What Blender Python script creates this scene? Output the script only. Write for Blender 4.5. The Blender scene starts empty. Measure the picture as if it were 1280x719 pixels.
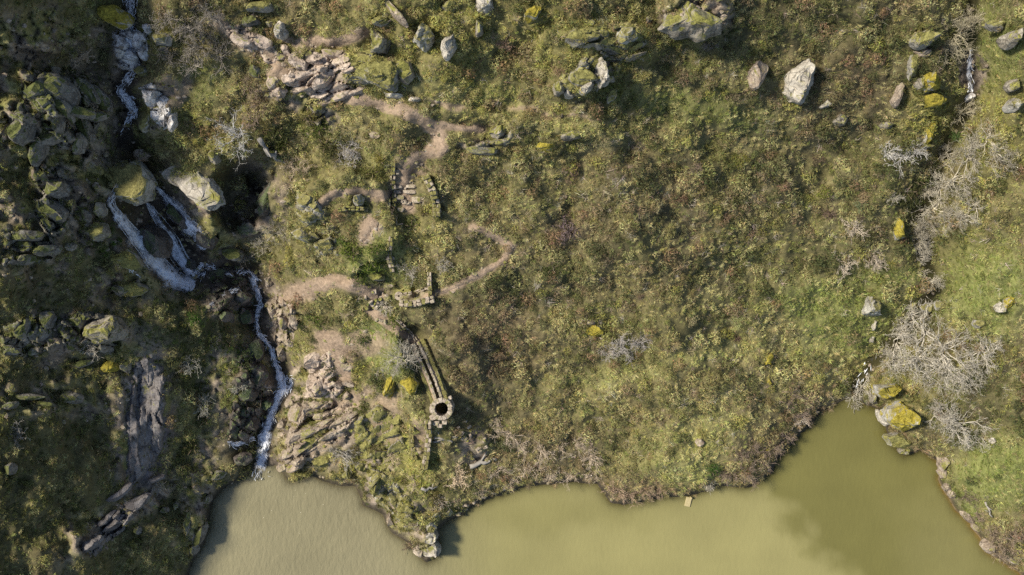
import bpy, bmesh, math, random
import numpy as np
from mathutils import Vector, Matrix

# ------------------------------------------------------------------ camera, sky, sun, exposure
D = 85.0          # drone height above the lake, metres
S = 0.07          # metres per photo pixel at lake level
sc = bpy.context.scene
cam_d = bpy.data.cameras.new('camera'); cam = bpy.data.objects.new('camera', cam_d)
sc.collection.objects.link(cam); sc.camera = cam
cam.location = (0, 0, D); cam.rotation_euler = (0, 0, 0)
cam_d.sensor_width = 36; cam_d.lens = 36 * D / (1280 * S); cam_d.clip_end = 1000
SUN_EL, SUN_AZ = math.radians(48), math.radians(164)      # azimuth counter-clockwise from +X: from the left, a little from above
sv = Vector((math.cos(SUN_EL) * math.cos(SUN_AZ), math.cos(SUN_EL) * math.sin(SUN_AZ), math.sin(SUN_EL)))
w = bpy.data.worlds.new('World'); sc.world = w; w.use_nodes = True
nt = w.node_tree; bgn = nt.nodes['Background']; sky = nt.nodes.new('ShaderNodeTexSky')
sky.sky_type = 'NISHITA'; sky.sun_disc = False; sky.sun_elevation = SUN_EL; sky.sun_rotation = math.atan2(sv.x, sv.y)
nt.links.new(sky.outputs[0], bgn.inputs[0]); bgn.inputs[1].default_value = 0.105
sun_d = bpy.data.lights.new('sun', 'SUN'); sun_d.energy = 4.4; sun_d.angle = math.radians(9); sun_d.color = (1, 0.93, 0.8)
sun = bpy.data.objects.new('sun', sun_d); sc.collection.objects.link(sun)
sun.rotation_euler = (-sv).to_track_quat('-Z', 'Y').to_euler()
sc.view_settings.view_transform = 'Standard'; sc.view_settings.look = 'None'
sc.view_settings.gamma = 1; sc.view_settings.use_curve_mapping = False; sc.view_settings.exposure = 0.73
sc.cycles.use_denoising = False
sc.cycles.max_bounces = 6; sc.cycles.transparent_max_bounces = 16

COL = sc.collection
random.seed(7); RNG = np.random.default_rng(11)

# ------------------------------------------------------------------ numeric helpers (maps are laid out on the ground survey grid)
U0, U1, V0, V1, ST = -420, 1700, -320, 1040, 2
gu = np.arange(U0, U1 + 1, ST, dtype=np.float32); gv = np.arange(V0, V1 + 1, ST, dtype=np.float32)
GU, GV = np.meshgrid(gu, gv)

def vnoise(x, y, seed):
    r = np.random.default_rng(seed).random((256, 256)).astype(np.float32)
    xi = np.floor(x).astype(np.int64); yi = np.floor(y).astype(np.int64)
    fx = (x - xi); fy = (y - yi); fx = fx * fx * (3 - 2 * fx); fy = fy * fy * (3 - 2 * fy)
    a = r[yi & 255, xi & 255]; b = r[yi & 255, (xi + 1) & 255]; c = r[(yi + 1) & 255, xi & 255]; d = r[(yi + 1) & 255, (xi + 1) & 255]
    return (a * (1 - fx) + b * fx) * (1 - fy) + (c * (1 - fx) + d * fx) * fy
def fbm(x, y, scale, seed, octv=4):
    t = np.zeros_like(x, dtype=np.float32); a = 1.0; n = 0
    for k in range(octv):
        t = t + a * (vnoise(x / scale * 2 ** k + 17.3 * k, y / scale * 2 ** k - 9.1 * k, seed + k) - .5); n += a; a *= .5
    return t / n * 2          # about -1..1
def worley(X, Y, c, an, rot, seed):
    a = math.radians(rot); x = (X * math.cos(a) + Y * math.sin(a)) / (c * an); y = (-X * math.sin(a) + Y * math.cos(a)) / c
    r = np.random.default_rng(seed); jx, jy, hv, tx, ty = r.random((5, 256, 256)).astype(np.float32)
    xi = np.floor(x).astype(np.int64); yi = np.floor(y).astype(np.int64); d1_ = np.full(X.shape, 9., np.float32); d2_ = d1_.copy(); h = np.zeros(X.shape, np.float32); idv = h.copy()
    for dy in (-1, 0, 1):
        for dx in (-1, 0, 1):
            cx = xi + dx; cy = yi + dy; i, j = cy & 255, cx & 255; ox = x - cx - jx[i, j]; oy = y - cy - jy[i, j]; d = np.hypot(ox, oy); m = d < d1_
            d2_ = np.where(m, d1_, np.minimum(d2_, d)); d1_ = np.where(m, d, d1_); h = np.where(m, hv[i, j] + (tx[i, j] - .5) * 1.3 * ox + (ty[i, j] - .5) * 1.3 * oy, h); idv = np.where(m, hv[j, i], idv)
    return h, idv, d2_ - d1_
def sstep(a, b, x):
    t = np.clip((x - a) / (b - a), 0, 1); return t * t * (3 - 2 * t)
def dist_line(pts, X, Y, vals=None):
    best = np.full(X.shape, 1e9, np.float32); val = np.zeros(X.shape, np.float32); side = np.zeros(X.shape, np.float32)
    for i in range(len(pts) - 1):
        ax, ay = pts[i][:2]; bx, by = pts[i + 1][:2]; dx, dy = bx - ax, by - ay; L = dx * dx + dy * dy + 1e-6
        t = np.clip(((X - ax) * dx + (Y - ay) * dy) / L, 0, 1)
        d = np.hypot(X - ax - t * dx, Y - ay - t * dy); m = d < best
        best = np.where(m, d, best)
        if vals is not None: val = np.where(m, vals[i] * (1 - t) + vals[i + 1] * t, val)
        side = np.where(m, np.sign((X - ax) * dy - (Y - ay) * dx), side)
    return best, val, side
def inside(pts, X, Y):
    c = np.zeros(X.shape, bool); n = len(pts)
    for i in range(n):
        x1, y1 = pts[i]; x2, y2 = pts[(i + 1) % n]
        if y1 == y2: continue
        c ^= ((y1 > Y) != (y2 > Y)) & (X < (x2 - x1) * (Y - y1) / (y2 - y1) + x1)
    return c
WU = fbm(GU, GV, 30, 900, 4); WV = fbm(GU, GV, 30, 950, 4)
def blob(cx, cy, rx, ry, rot=0, soft=.35, warp=7):
    a = math.radians(rot); X = GU + WU * warp - cx; Y = GV + WV * warp - cy
    x = (X * math.cos(a) + Y * math.sin(a)) / rx; y = (-X * math.sin(a) + Y * math.cos(a)) / ry
    return 1 - sstep(1 - soft, 1 + soft, np.hypot(x, y))
def stroke(pts, wd, soft=.4, warp=6):
    d, _, _ = dist_line(pts, GU + WU * warp, GV + WV * warp); return 1 - sstep(wd * (1 - soft), wd * (1 + soft), d)
def area(pts, soft=6, warp=8):
    X = GU + WU * warp; Y = GV + WV * warp
    d, _, _ = dist_line(list(pts) + [pts[0]], X, Y); d = np.where(inside(pts, X, Y), d, -d); return sstep(-soft, soft, d)
def samp(M, u, v):
    x = np.clip((np.asarray(u, np.float32) - U0) / ST, 0, len(gu) - 1.001); y = np.clip((np.asarray(v, np.float32) - V0) / ST, 0, len(gv) - 1.001)
    i = x.astype(int); j = y.astype(int); fx = x - i; fy = y - j
    if M.ndim == 3: fx = fx[..., None]; fy = fy[..., None]
    return (M[j, i] * (1 - fx) + M[j, i + 1] * fx) * (1 - fy) + (M[j + 1, i] * (1 - fx) + M[j + 1, i + 1] * fx) * fy

# ------------------------------------------------------------------ the relief
SHORE = [(236,719),(242,700),(255,680),(262,655),(268,625),(278,608),(300,598),(316,592),(322,586),(332,586),(345,580),(355,590),(363,600),(375,598),(390,595),
 (410,603),(425,607),(445,606),(450,620),(452,632),(470,638),(480,642),(484,655),(490,665),(500,672),(510,680),(520,693),(533,703),(545,699),(549,685),(548,662),
 (560,650),(575,645),(590,635),(615,622),(650,610),(680,606),(720,604),(745,605),(757,618),(765,628),(780,632),(800,627),(830,621),(850,621),(880,614),(905,608),
 (935,608),(950,600),(965,590),(972,575),(985,560),(1000,545),(1015,528),(1025,512),(1045,505),(1065,498),(1085,505),(1100,512),(1105,532),(1112,550),(1130,568),
 (1150,562),(1165,572),(1178,580),(1175,600),(1182,615),(1195,635),(1210,650),(1222,670),(1232,690),(1250,700),(1275,719),(1330,760),(1420,900),(1500,1500),(100,1500),(150,900),(210,770)]
dd, _, _ = dist_line(SHORE + [SHORE[0]], GU + WU * 4, GV + WV * 4)
DS = np.where(inside(SHORE, GU + WU * 4, GV + WV * 4), -dd, dd)         # + on land, px
land = np.clip(DS, 0, None); sea = np.clip(-DS, 0, None)
H = 1.5 * (1 - np.exp(-land / 11)) + (0.034 - .008 * sstep(330, 200, GU) * sstep(300, 450, GV)) * land - np.minimum(3.2, 0.05 * sea + .0012 * sea * sea)
# valley side rising to the left
LV = np.interp(gv, [-320, 0, 120, 200, 330, 420, 600, 719, 1040], [150, 140, 140, 125, 205, 235, 262, 240, 190]).astype(np.float32)[:, None]
e = np.clip(LV - GU, 0, 330)
H += (e * 0.017 + 1.0 * sstep(0, 60, e)) * sstep(0, 150, DS)
# noise relief
H += sstep(5, 60, DS) * (fbm(GU, GV, 150, 1) * 1.0 + fbm(GU, GV, 60, 21) * 1.15) + sstep(0, 15, DS) * (fbm(GU, GV, 24, 41) * .62 + fbm(GU, GV, 9, 61, 2) * .10)
def raise_(m, a):
    global H
    H = H + m * a
# small terraces and hollows
raise_(blob(90, 135, 55, 45), 1.0); raise_(blob(100, 45, 50, 50, 0, .6), -2.4); raise_(blob(300, 250, 32, 42, 10), -4.0); raise_(blob(330, 215, 22, 22), -1.6)
raise_(area([(372,235),(430,210),(480,230),(500,300),(440,345),(405,330),(378,300)], 5, 5), 1.3)
raise_(stroke([(690,60),(760,45),(810,60)], 20), 1.0); raise_(blob(730, 95, 38, 22), 1.0)
raise_(blob(460, 85, 42, 22), 1.2); raise_(blob(870, 8, 50, 28), .8); raise_(stroke([(560,140),(700,160),(770,170)], 8), .5)
raise_(stroke([(505,440),(532,512)], 26, .6, 3), 1.2); raise_(stroke([(566,440),(596,512),(575,545)], 26, .6, 4), 1.0)
raise_(stroke([(210,350),(225,420),(215,520)], 28, .6), .9)
raise_(blob(845, 590, 45, 22), .6); raise_(blob(715, 430, 60, 30), .4)
# the stream bed and its gorge
STREAM = [(165,-60,20.5),(163,0,19.8),(160,40,18.8),(166,88,17.2),(150,112,16.2),(166,135,15.1),(156,160,14.3),(162,190,13.2),(186,224,12.2),(205,272,9.6),(228,322,7.3),(244,348,6.5),
          (282,341,6.1),(312,340,5.8),(324,378,4.8),(318,402,4.1),(340,435,3.2),(348,462,2.5),(354,486,2.0),(340,512,1.2),(331,545,.55),(325,584,-.15)]
d1, z1, _ = dist_line(STREAM, GU + WU * 3, GV + WV * 3, [p[2] for p in STREAM])
wall = z1 + np.clip(d1 - 9, 0, None) * (.085 - .035 * sstep(150, 80, GV)) + .12 * fbm(GU, GV, 12, 77, 3) * np.clip(d1 / 8, 0, 2) - .15
i0 = int((-16 - U0) / ST); i1 = int((1296 - U0) / ST); j0 = int((-16 - V0) / ST)
for i in range(i0): H[:, i] = H[:, i0] - .02 * (i0 - i) * ST + (H[:, i] - H[:, i0]) * .06
for i in range(i1, H.shape[1]): H[:, i] = H[:, i] * .5 + H[:, i1] * .5
H[:j0] = np.minimum(H[:j0], H[j0] + .004 * ST * np.arange(j0, 0, -1)[:, None])
k = 1.2; hmix = np.clip(.5 + .5 * (wall - H) / k, 0, 1)
Hs = wall * (1 - hmix) + H * hmix - k * hmix * (1 - hmix)
H = np.where(DS > -6, Hs, H)
BROOK = [(1225,-60,17),(1214,30,15.3),(1212,75,13.8),(1216,118,12.6),(1195,165,11),(1172,215,9.5),(1150,275,7.8),(1158,330,6.2),(1170,362,5.4),(1140,400,3.6),(1105,440,2.0),(1080,468,.9),(1062,502,-.1)]
d2, z2, _ = dist_line(BROOK, GU + WU * 3, GV + WV * 3, [p[2] for p in BROOK])
wall = z2 + np.clip(d2 - 7, 0, None) * .075 - .1
hmix = np.clip(.5 + .5 * (wall - H) / k, 0, 1)
Hs = wall * (1 - hmix) + H * hmix - k * hmix * (1 - hmix)
H = np.where(DS > -6, Hs, H)

# ------------------------------------------------------------------ land cover
SOIL = np.zeros_like(H); ROCK = np.zeros_like(H); WET = np.zeros_like(H)
def mx(A, m, v=1.0): np.maximum(A, m * v, out=A)
PATHS = [([(272,28),(300,45),(330,62),(352,88),(398,112),(440,124),(490,134),(530,150),(548,165),(552,186),(520,196),(508,212),(505,238),(512,262)], 8),
         ([(345,45),(372,52),(420,52),(455,40)], 6),
         ([(530,150),(560,158),(605,162)], 4.5),
         ([(395,258),(418,240),(440,238),(482,244),(504,240)], 5.5),
         ([(452,300),(462,275),(470,285)], 7),
         ([(590,285),(625,298),(640,306),(630,325),(600,343),(565,358),(530,372)], 4.2),
         ([(345,380),(372,365),(420,350),(450,358),(472,372)], 8), ([(405,420),(428,440),(430,470)], 12),
         ([(462,388),(490,408),(518,430)], 6)]
for p, wd in PATHS: mx(SOIL, stroke(p, wd))
for b in [(310,50,34,16,28),(395,262,16,9,0),(345,90,16,16,0),(500,225,14,30,0),(412,428,20,20,0),(380,362,34,14,-15),(520,208,14,14,0),(465,245,26,8,8),(455,290,12,14,0),(430,505,45,9,-25),(395,560,50,10,-25),
          (485,520,20,40,0),(527,545,9,26,0),(215,105,10,14,0),(232,112,8,22,20),(455,430,30,16,0), (560,130,22,5,10),(690,142,60,3.5,6)]: mx(SOIL, blob(*b), .8)
for a in [[(0,470),(30,470),(20,560),(0,560)],]: pass
for b in [(85,135,60,48,0),(165,522,24,84,2),(140,650,70,10,-38),(170,640,60,8,-38),(340,400,18,60,-8),(300,350,40,20,10),(375,130,60,16,28),(400,80,40,16,20),(305,42,26,14,20),
          (395,540,62,48,-22),(385,480,34,40,0),(345,560,22,26,0),(100,415,55,22,0),(40,430,36,16,0),(160,60,22,32,8),(195,135,22,36,20),(155,120,20,70,0),(230,300,70,60,40),
          (470,610,14,26,10),(535,680,14,20,0),(500,640,18,18,0),(265,560,22,20,0),(250,650,10,50,10),(280,380,30,20,0),(330,480,22,50,0),(600,180,30,6,-10),(745,92,30,16,-20),(870,20,46,22,0),(320,250,34,50,0),
          (500,365,28,10,0),(1215,90,18,26,0)]: mx(ROCK, blob(*b))
mx(ROCK, sstep(9, -3, np.abs(DS - 2)), .7)
for b in [(55,130,80,75,0),(60,255,80,90,0),(110,215,40,60,0),(85,420,85,36,0),(110,330,60,50,0),(60,500,70,22,0),(140,645,85,22,-38),(245,645,22,75,10),(225,300,62,75,30),(470,600,34,38,0),(510,650,34,34,0),(300,480,40,60,0),(20,60,50,50,0),(90,30,50,30,0),(180,520,44,95,2),(600,560,24,18,0)]:
    mx(ROCK, blob(*b, .45, 16) * sstep(-.45, .1, fbm(GU, GV, 26, 1234, 4)), .95)
mx(WET, 1 - sstep(7, 20, d1)); mx(WET, 1 - sstep(5, 12, d2)); mx(WET, sstep(9, 1, DS)); mx(WET, blob(300, 350, 46, 34), .9); mx(WET, area([(128,250),(150,240),(190,228),(215,235),(262,300),(268,335),(240,362),(205,355),(165,310),(135,275)], 6, 6), 1.0); mx(WET, blob(305, 245, 40, 45), .8); mx(WET, blob(290, 560, 28, 18), .8)
# vegetation colour (albedo) painted zone by zone
def lin(r, g, b):
    f = lambda c: (c / 255 / 12.92) if c < 10 else ((c / 255 + .055) / 1.055) ** 2.4
    return np.array([f(r), f(g), f(b)], np.float32)
OLIVE = np.array((.266, .254, .088), np.float32); STRAW = np.array((.5, .445, .21), np.float32); BROWN = np.array((.24, .178, .108), np.float32)
DARKG = np.array((.072, .083, .034), np.float32); GREEN = np.array((.215, .245, .068), np.float32); YELG = np.array((.34, .32, .075), np.float32); MOSSD = np.array((.095, .1, .03), np.float32)
VC = np.ones(H.shape + (3,), np.float32) * OLIVE; DENS = np.ones_like(H); GRASS = np.zeros_like(H) + .15
def tint(m, c, amt=1.0):
    global VC
    VC = VC * (1 - m[..., None] * amt) + c * m[..., None] * amt
n1 = fbm(GU, GV, 70, 301, 4); n2 = fbm(GU, GV, 26, 331, 3); n3 = fbm(GU, GV, 45, 361, 4)
tint(sstep(.0, .4, n1), BROWN, .42); tint(sstep(.05, .4, n2), STRAW, .45); tint(sstep(.05, .4, n3), DARKG, .7)
GR = [(1235,360,60,60,0,.9),(1060,400,70,45,-20,.75),(1250,590,60,50,0,.9),(880,135,110,24,8,.6),(470,325,38,34,0,.8),(590,120,70,20,5,.5),(860,570,80,45,-10,.5),(1200,640,26,20,0,.8),(480,430,30,45,-30,.8),
      (1010,370,60,20,-12,.7),(700,480,120,12,-6,.5),(250,105,35,28,0,.6),(480,205,30,25,0,.6),(1245,60,40,60,0,.7),(505,580,50,40,0,.5),(1120,345,60,14,0,.7),(760,470,170,10,-12,.45)]
for x, y, rx, ry, ro, a in GR:
    m = blob(x, y, rx, ry, ro, .5, 12); tint(m, GREEN, a); mx(GRASS, m, a)
for x, y, rx, ry, ro, a in [(900,560,70,50,0,.6),(430,60,60,14,10,.6),(760,170,120,8,6,.8),(690,145,90,9,6,.7),(860,450,120,10,-12,.6),(780,480,60,10,-15,.5),(470,95,60,30,0,.5),(560,60,60,50,0,.35),(740,60,60,30,0,.4),(1010,470,40,40,0,.4),(520,540,30,45,0,.5)]:
    tint(blob(x, y, rx, ry, ro, .6, 12), STRAW * np.array((.95, 1.02, .8)), a)
for x, y, rx, ry, ro, a in [(430,75,26,10,0,.5),(480,560,70,36,0,.6),(515,290,30,24,0,.4),(250,160,30,24,0,.6),(195,45,18,24,0,.7),(1180,290,60,60,0,.25),(1160,150,40,40,0,.5),(520,620,34,40,0,.7),(1240,170,50,70,0,.4),(560,30,110,40,0,.35),(1130,470,90,36,0,.4)]:
    tint(blob(x, y, rx, ry, ro, .5, 12), YELG, a)
for x, y, rx, ry, ro, a in [(690,350,70,40,0,.5),(940,180,120,80,0,.3),(1020,30,120,60,0,.6),(1110,250,60,90,0,.5),(650,200,70,50,0,.35),(590,470,50,60,10,.55),(700,265,60,30,0,.3),(900,330,90,40,0,.25),(1230,500,60,50,0,.5)]:
    tint(blob(x, y, rx, ry, ro, .6, 14), DARKG, a)
for x, y, rx, ry, ro, a in [(640,460,90,60,0,.5),(690,570,70,40,0,.7),(950,570,60,40,-40,.8),(790,612,60,18,0,.7),(715,290,30,22,0,.7),(1010,520,40,30,0,.7),(1250,690,40,30,0,.8),(640,300,60,30,0,.4),(320,120,22,30,0,.6),(820,250,120,50,10,.25),(1040,110,80,50,0,.45),(620,420,60,50,0,.5)]:
    tint(blob(x, y, rx, ry, ro, .6, 14), BROWN, a)
tint(blob(470, 150, 200, 170, 0, .6, 20), STRAW * .55 + YELG * .45, .42); tint(blob(640, 60, 160, 70, 0, .6, 20), YELG, .3); tint(blob(830, 500, 200, 110, 0, .6, 20), STRAW * .4 + YELG * .6, .25)
tint(sstep(0, 120, LV - GU) , MOSSD, .55)
for x, y, rx, ry, ro, a in [(190,400,50,50,0,.8),(140,300,30,22,0,.8),(250,430,30,60,0,.9),(300,480,30,50,0,.7),(240,600,40,40,0,.6),(150,560,30,60,0,.3)]:
    tint(blob(x, y, rx, ry, ro, .5, 12), MOSSD * np.array((.9, 1.05, .9)), a)
for x, y, rx, ry, ro in [(245,400,10,16,0),(300,445,16,18,0),(140,300,14,16,0),(155,325,16,10,20)]:
    tint(blob(x, y, rx, ry, ro, .5, 8), np.array((.075, .12, .02), np.float32), .9)
# density
DENS *= 1 - .97 * np.clip(SOIL * 1.15, 0, 1); DENS *= 1 - .86 * ROCK; DENS *= 1 - .97 * WET; DENS *= sstep(-1, 5, DS)
DENS *= 1 - .96 * (1 - sstep(14, 22, dist_line([(522,425),(536,462),(550,505)], GU, GV)[0]))
EARTH = np.array((.068, .052, .03), np.float32); SOILC = np.array((.27, .2, .14), np.float32); ROCKC = np.array((.25, .2, .15), np.float32)
GC = EARTH * .75 + VC * .25
g3 = lambda m: np.clip(m, 0, 1)[..., None]
GC = GC * (1 - g3(GRASS) * .5) + VC * g3(GRASS) * .5
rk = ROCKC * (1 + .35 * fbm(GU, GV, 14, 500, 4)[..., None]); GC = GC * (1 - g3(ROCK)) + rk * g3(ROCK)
GC = GC * (1 - g3(sstep(0, 130, LV - GU)) * .0)
so = SOILC * (1 + .22 * fbm(GU, GV, 18, 520, 4)[..., None]); GC = GC * (1 - g3(SOIL)) + so * g3(SOIL)
for x, y, rx, ry, ro in [(184,522,26,84,2)]:
    m = g3(blob(x, y, rx, ry, ro)); GC = GC * (1 - m) + np.array((.15, .13, .135), np.float32) * m
GC = GC * (1 - g3(WET) * .7)
m = g3(sstep(3, -2, DS) * sstep(1150, 1180, GU) ); GC = GC * (1 - m) + np.array((.26, .18, .09), np.float32) * m
GC_LATE = True
th = math.radians(-33); fh, fid, fe = worley(GU + WU * 3, GV + WV * 3, 9, 2.3, -33, 5); fh2, fid2, fe2 = worley(GU + WU * 5, GV + WV * 5, 12, 1.9, 35, 15); lefty = sstep(300, 230, GU); fh = fh * (1 - lefty) + fh2 * lefty; fid = fid * (1 - lefty) + fid2 * lefty; fe = np.where(lefty > .5, fe2, fe)
across = (GU * -math.sin(th) + GV * math.cos(th)) + WU * 10
ridge = 1 - np.abs(((across / 11 + n2 * .8) % 1) * 2 - 1)
NOSL = 1 - blob(184, 522, 34, 92, 2)
H += NOSL * np.clip(ROCK, 0, 1) * (1 - WET * .6) * ((.75 + .35 * lefty) * fh - .3 + .16 * ridge ** 2 - .3 * (1 - sstep(0, .16, fe)) + .1 * fbm(GU, GV, 8, 540, 2)) * sstep(0, 8, DS)
rt = np.clip(ROCK, 0, 1)[..., None]; GC = GC * (1 + rt * (fid[..., None] - .5) * .9) * (1 - rt * .45 * (1 - sstep(0, .14, fe))[..., None])
mo = (sstep(.0, .35, fbm(GU, GV, 20, 4321, 4)) * np.clip(ROCK, 0, 1) * (1 - WET) * (1 - SOIL) * .75)[..., None]; GC = GC * (1 - mo) + (YELG * .5 + MOSSD * .4) * mo
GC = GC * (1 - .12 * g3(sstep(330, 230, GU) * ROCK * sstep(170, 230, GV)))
H = np.where(DS > 1, np.maximum(H, .05), np.where(DS < -1, np.minimum(H, -.05), H)).astype(np.float32)

ZT = float(samp(H, 540, 505)) + .7          # top of the mill shaft and its channel; the ground beside it is levelled to it
dch, _, _ = dist_line([(519,424),(527,444),(534,460),(540,474),(545,488),(550,503),(552,511)], GU, GV); mch = 1 - sstep(13, 24, dch); H = (H * (1 - mch) + np.minimum(H, ZT - .35) * mch).astype(np.float32)
def zat(u, v): return samp(H, u, v)
def P(u, v, z):
    f = S * (D - z) / D; return Vector(((u - 640) * f, -(v - 359.5) * f, z))
def PN(u, v, z):
    f = S * (D - z) / D; return np.stack([(u - 640) * f, -(v - 359.5) * f, z], -1).astype(np.float32)
def on(u, v, dz=0): return P(u, v, float(zat(u, v)) + dz)
def scl(u, v): return S * (D - float(zat(u, v))) / D

# ------------------------------------------------------------------ materials
def new_mat(name):
    m = bpy.data.materials.new(name); m.use_nodes = True; n = m.node_tree
    for x in list(n.nodes):
        if x.type != 'OUTPUT_MATERIAL' and x.type != 'BSDF_PRINCIPLED': n.nodes.remove(x)
    return m, n, n.nodes['Principled BSDF'], n.links
def N(n, t, **kw):
    x = n.nodes.new('ShaderNode' + t)
    for k_, v_ in kw.items():
        if k_.startswith('i_'):
            key = k_[2:]; x.inputs[int(key) if key.isdigit() else key].default_value = v_
        else: setattr(x, k_, v_)
    return x
def ramp(n, a, b, ca=(0,0,0,1), cb=(1,1,1,1)):
    r = N(n, 'ValToRGB'); r.color_ramp.elements[0].position = a; r.color_ramp.elements[1].position = b
    r.color_ramp.elements[0].color = ca; r.color_ramp.elements[1].color = cb; return r
def mixc(n, L, fac, a, b, mode='MIX'):
    x = N(n, 'Mix', data_type='RGBA', blend_type=mode)
    for s_, v_ in ((0, fac), (6, a), (7, b)):
        if isinstance(v_, (int, float)): x.inputs[s_].default_value = v_
        elif isinstance(v_, tuple): x.inputs[s_].default_value = v_
        else: L.new(v_, x.inputs[s_])
    return x.outputs[2]
def wpos(n): return N(n, 'NewGeometry').outputs['Position']
def noise(n, L, vec, scale, detail=6, rough=.6):
    x = N(n, 'TexNoise'); x.inputs['Scale'].default_value = scale; x.inputs['Detail'].default_value = detail; x.inputs['Roughness'].default_value = rough
    L.new(vec, x.inputs['Vector']); return x.outputs['Fac']
def bump(n, L, h, bs, strength=.6, dist=.1):
    b = N(n, 'Bump'); b.inputs['Strength'].default_value = strength; b.inputs['Distance'].default_value = dist
    L.new(h, b.inputs['Height']); L.new(b.outputs[0], bs.inputs['Normal'])

def mat_ground(name, soil=False):
    m, n, bs, L = new_mat(name); p = wpos(n)
    at = N(n, 'Attribute', attribute_name='cover')
    a = noise(n, L, p, 3.5, 8, .7); b = noise(n, L, p, .9, 5)
    c = mixc(n, L, 1.0, at.outputs['Color'], ramp_out(n, L, a, .3, .72, .55, 1.4), 'MULTIPLY')
    c = mixc(n, L, 1.0, c, ramp_out(n, L, b, .3, .7, .8, 1.2), 'MULTIPLY')
    L.new(c, bs.inputs['Base Color']); bs.inputs['Roughness'].default_value = .95; bs.inputs['Specular IOR Level'].default_value = .15
    bump(n, L, a, bs, .9, .14); return m
def ramp_out(n, L, fac, a, b, lo, hi):
    r = N(n, 'MapRange'); L.new(fac, r.inputs[0]); r.inputs[1].default_value = a; r.inputs[2].default_value = b; r.inputs[3].default_value = lo; r.inputs[4].default_value = hi
    return r.outputs[0]
def mat_rock(name, base, dark, moss, moss_amt, lichen=.35, rough=.9, scale=1.0, spec=.2):
    m, n, bs, L = new_mat(name); p = wpos(n); oi = N(n, 'ObjectInfo')
    off = N(n, 'VectorMath', operation='ADD'); L.new(p, off.inputs[0])
    rv = N(n, 'VectorMath', operation='SCALE'); rv.inputs[0].default_value = (31, 17, 23); L.new(oi.outputs['Random'], rv.inputs['Scale']); L.new(rv.outputs[0], off.inputs[1])
    q = off.outputs[0]
    a = noise(n, L, q, 1.1 * scale, 8, .65); f = noise(n, L, q, 9 * scale, 4, .7); g = noise(n, L, q, .8 * scale, 6, .6); l = noise(n, L, q, 4.5 * scale, 5, .7)
    c = mixc(n, L, ramp_out(n, L, a, .36, .62, 0, 1), dark + (1,), base + (1,))
    c = mixc(n, L, ramp_out(n, L, l, .55, .66, 0, lichen), c, (.52, .5, .44, 1))
    vo = N(n, 'TexVoronoi', feature='DISTANCE_TO_EDGE'); vo.inputs['Scale'].default_value = .75 * scale; 
    dv = N(n, 'VectorMath', operation='SCALE'); L.new(q, dv.inputs[0]); dv.inputs['Scale'].default_value = 1.0
    sw = N(n, 'VectorMath', operation='ADD'); L.new(dv.outputs[0], sw.inputs[0]); cb = N(n, 'CombineXYZ'); L.new(a, cb.inputs[0]); L.new(g, cb.inputs[1]); L.new(cb.outputs[0], sw.inputs[1])
    L.new(sw.outputs[0], vo.inputs['Vector'])
    crack = ramp_out(n, L, vo.outputs['Distance'], .0, .035, .35, 1)
    c = mixc(n, L, 1.0, c, crack, 'MULTIPLY')
    if moss_amt > 0:
        nz = N(n, 'SeparateXYZ'); L.new(N(n, 'NewGeometry').outputs['Normal'], nz.inputs[0])
        mm = N(n, 'Math', operation='MULTIPLY_ADD'); L.new(nz.outputs[2], mm.inputs[0]); mm.inputs[1].default_value = .55; L.new(g, mm.inputs[2])
        m2 = N(n, 'Math', operation='MULTIPLY_ADD'); L.new(f, m2.inputs[0]); m2.inputs[1].default_value = .35; L.new(mm.outputs[0], m2.inputs[2])
        t = 1.42 - .62 * moss_amt
        mc = mixc(n, L, ramp_out(n, L, l, .35, .65, 0, 1), tuple(x * .55 for x in moss) + (1,), tuple(x * 1.2 for x in moss) + (1,))
        c = mixc(n, L, ramp_out(n, L, m2.outputs[0], t - .06, t + .1, 0, 1), c, mc)
    c = mixc(n, L, 1.0, c, ramp_out(n, L, f, .3, .7, .75, 1.22), 'MULTIPLY')
    L.new(c, bs.inputs['Base Color']); bs.inputs['Roughness'].default_value = rough; bs.inputs['Specular IOR Level'].default_value = spec
    ad = N(n, 'Math', operation='ADD'); L.new(a, ad.inputs[0]); L.new(f, ad.inputs[1])
    bump(n, L, ad.outputs[0], bs, .7, .12); return m
def mat_leaf(name, objcol=False, trans=.25):
    m, n, bs, L = new_mat(name)
    at = N(n, 'Attribute', attribute_name='tone'); c = at.outputs['Color']
    if objcol: c = mixc(n, L, 1.0, c, N(n, 'ObjectInfo').outputs['Color'], 'MULTIPLY')
    L.new(c, bs.inputs['Base Color']); bs.inputs['Roughness'].default_value = .8; bs.inputs['Specular IOR Level'].default_value = .12
    tr = N(n, 'BsdfTranslucent'); L.new(c, tr.inputs[0]); mxs = N(n, 'MixShader'); mxs.inputs[0].default_value = trans
    L.new(bs.outputs[0], mxs.inputs[1]); L.new(tr.outputs[0], mxs.inputs[2]); L.new(mxs.outputs[0], n.nodes['Material Output'].inputs[0]); return m
def mat_bark(name):
    m, n, bs, L = new_mat(name); p = wpos(n); a = noise(n, L, p, 4, 4)
    c = mixc(n, L, 1.0, N(n, 'ObjectInfo').outputs['Color'], ramp_out(n, L, a, .3, .7, .6, 1.3), 'MULTIPLY')
    L.new(c, bs.inputs['Base Color']); bs.inputs['Roughness'].default_value = .9; bs.inputs['Specular IOR Level'].default_value = .1; return m
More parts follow.
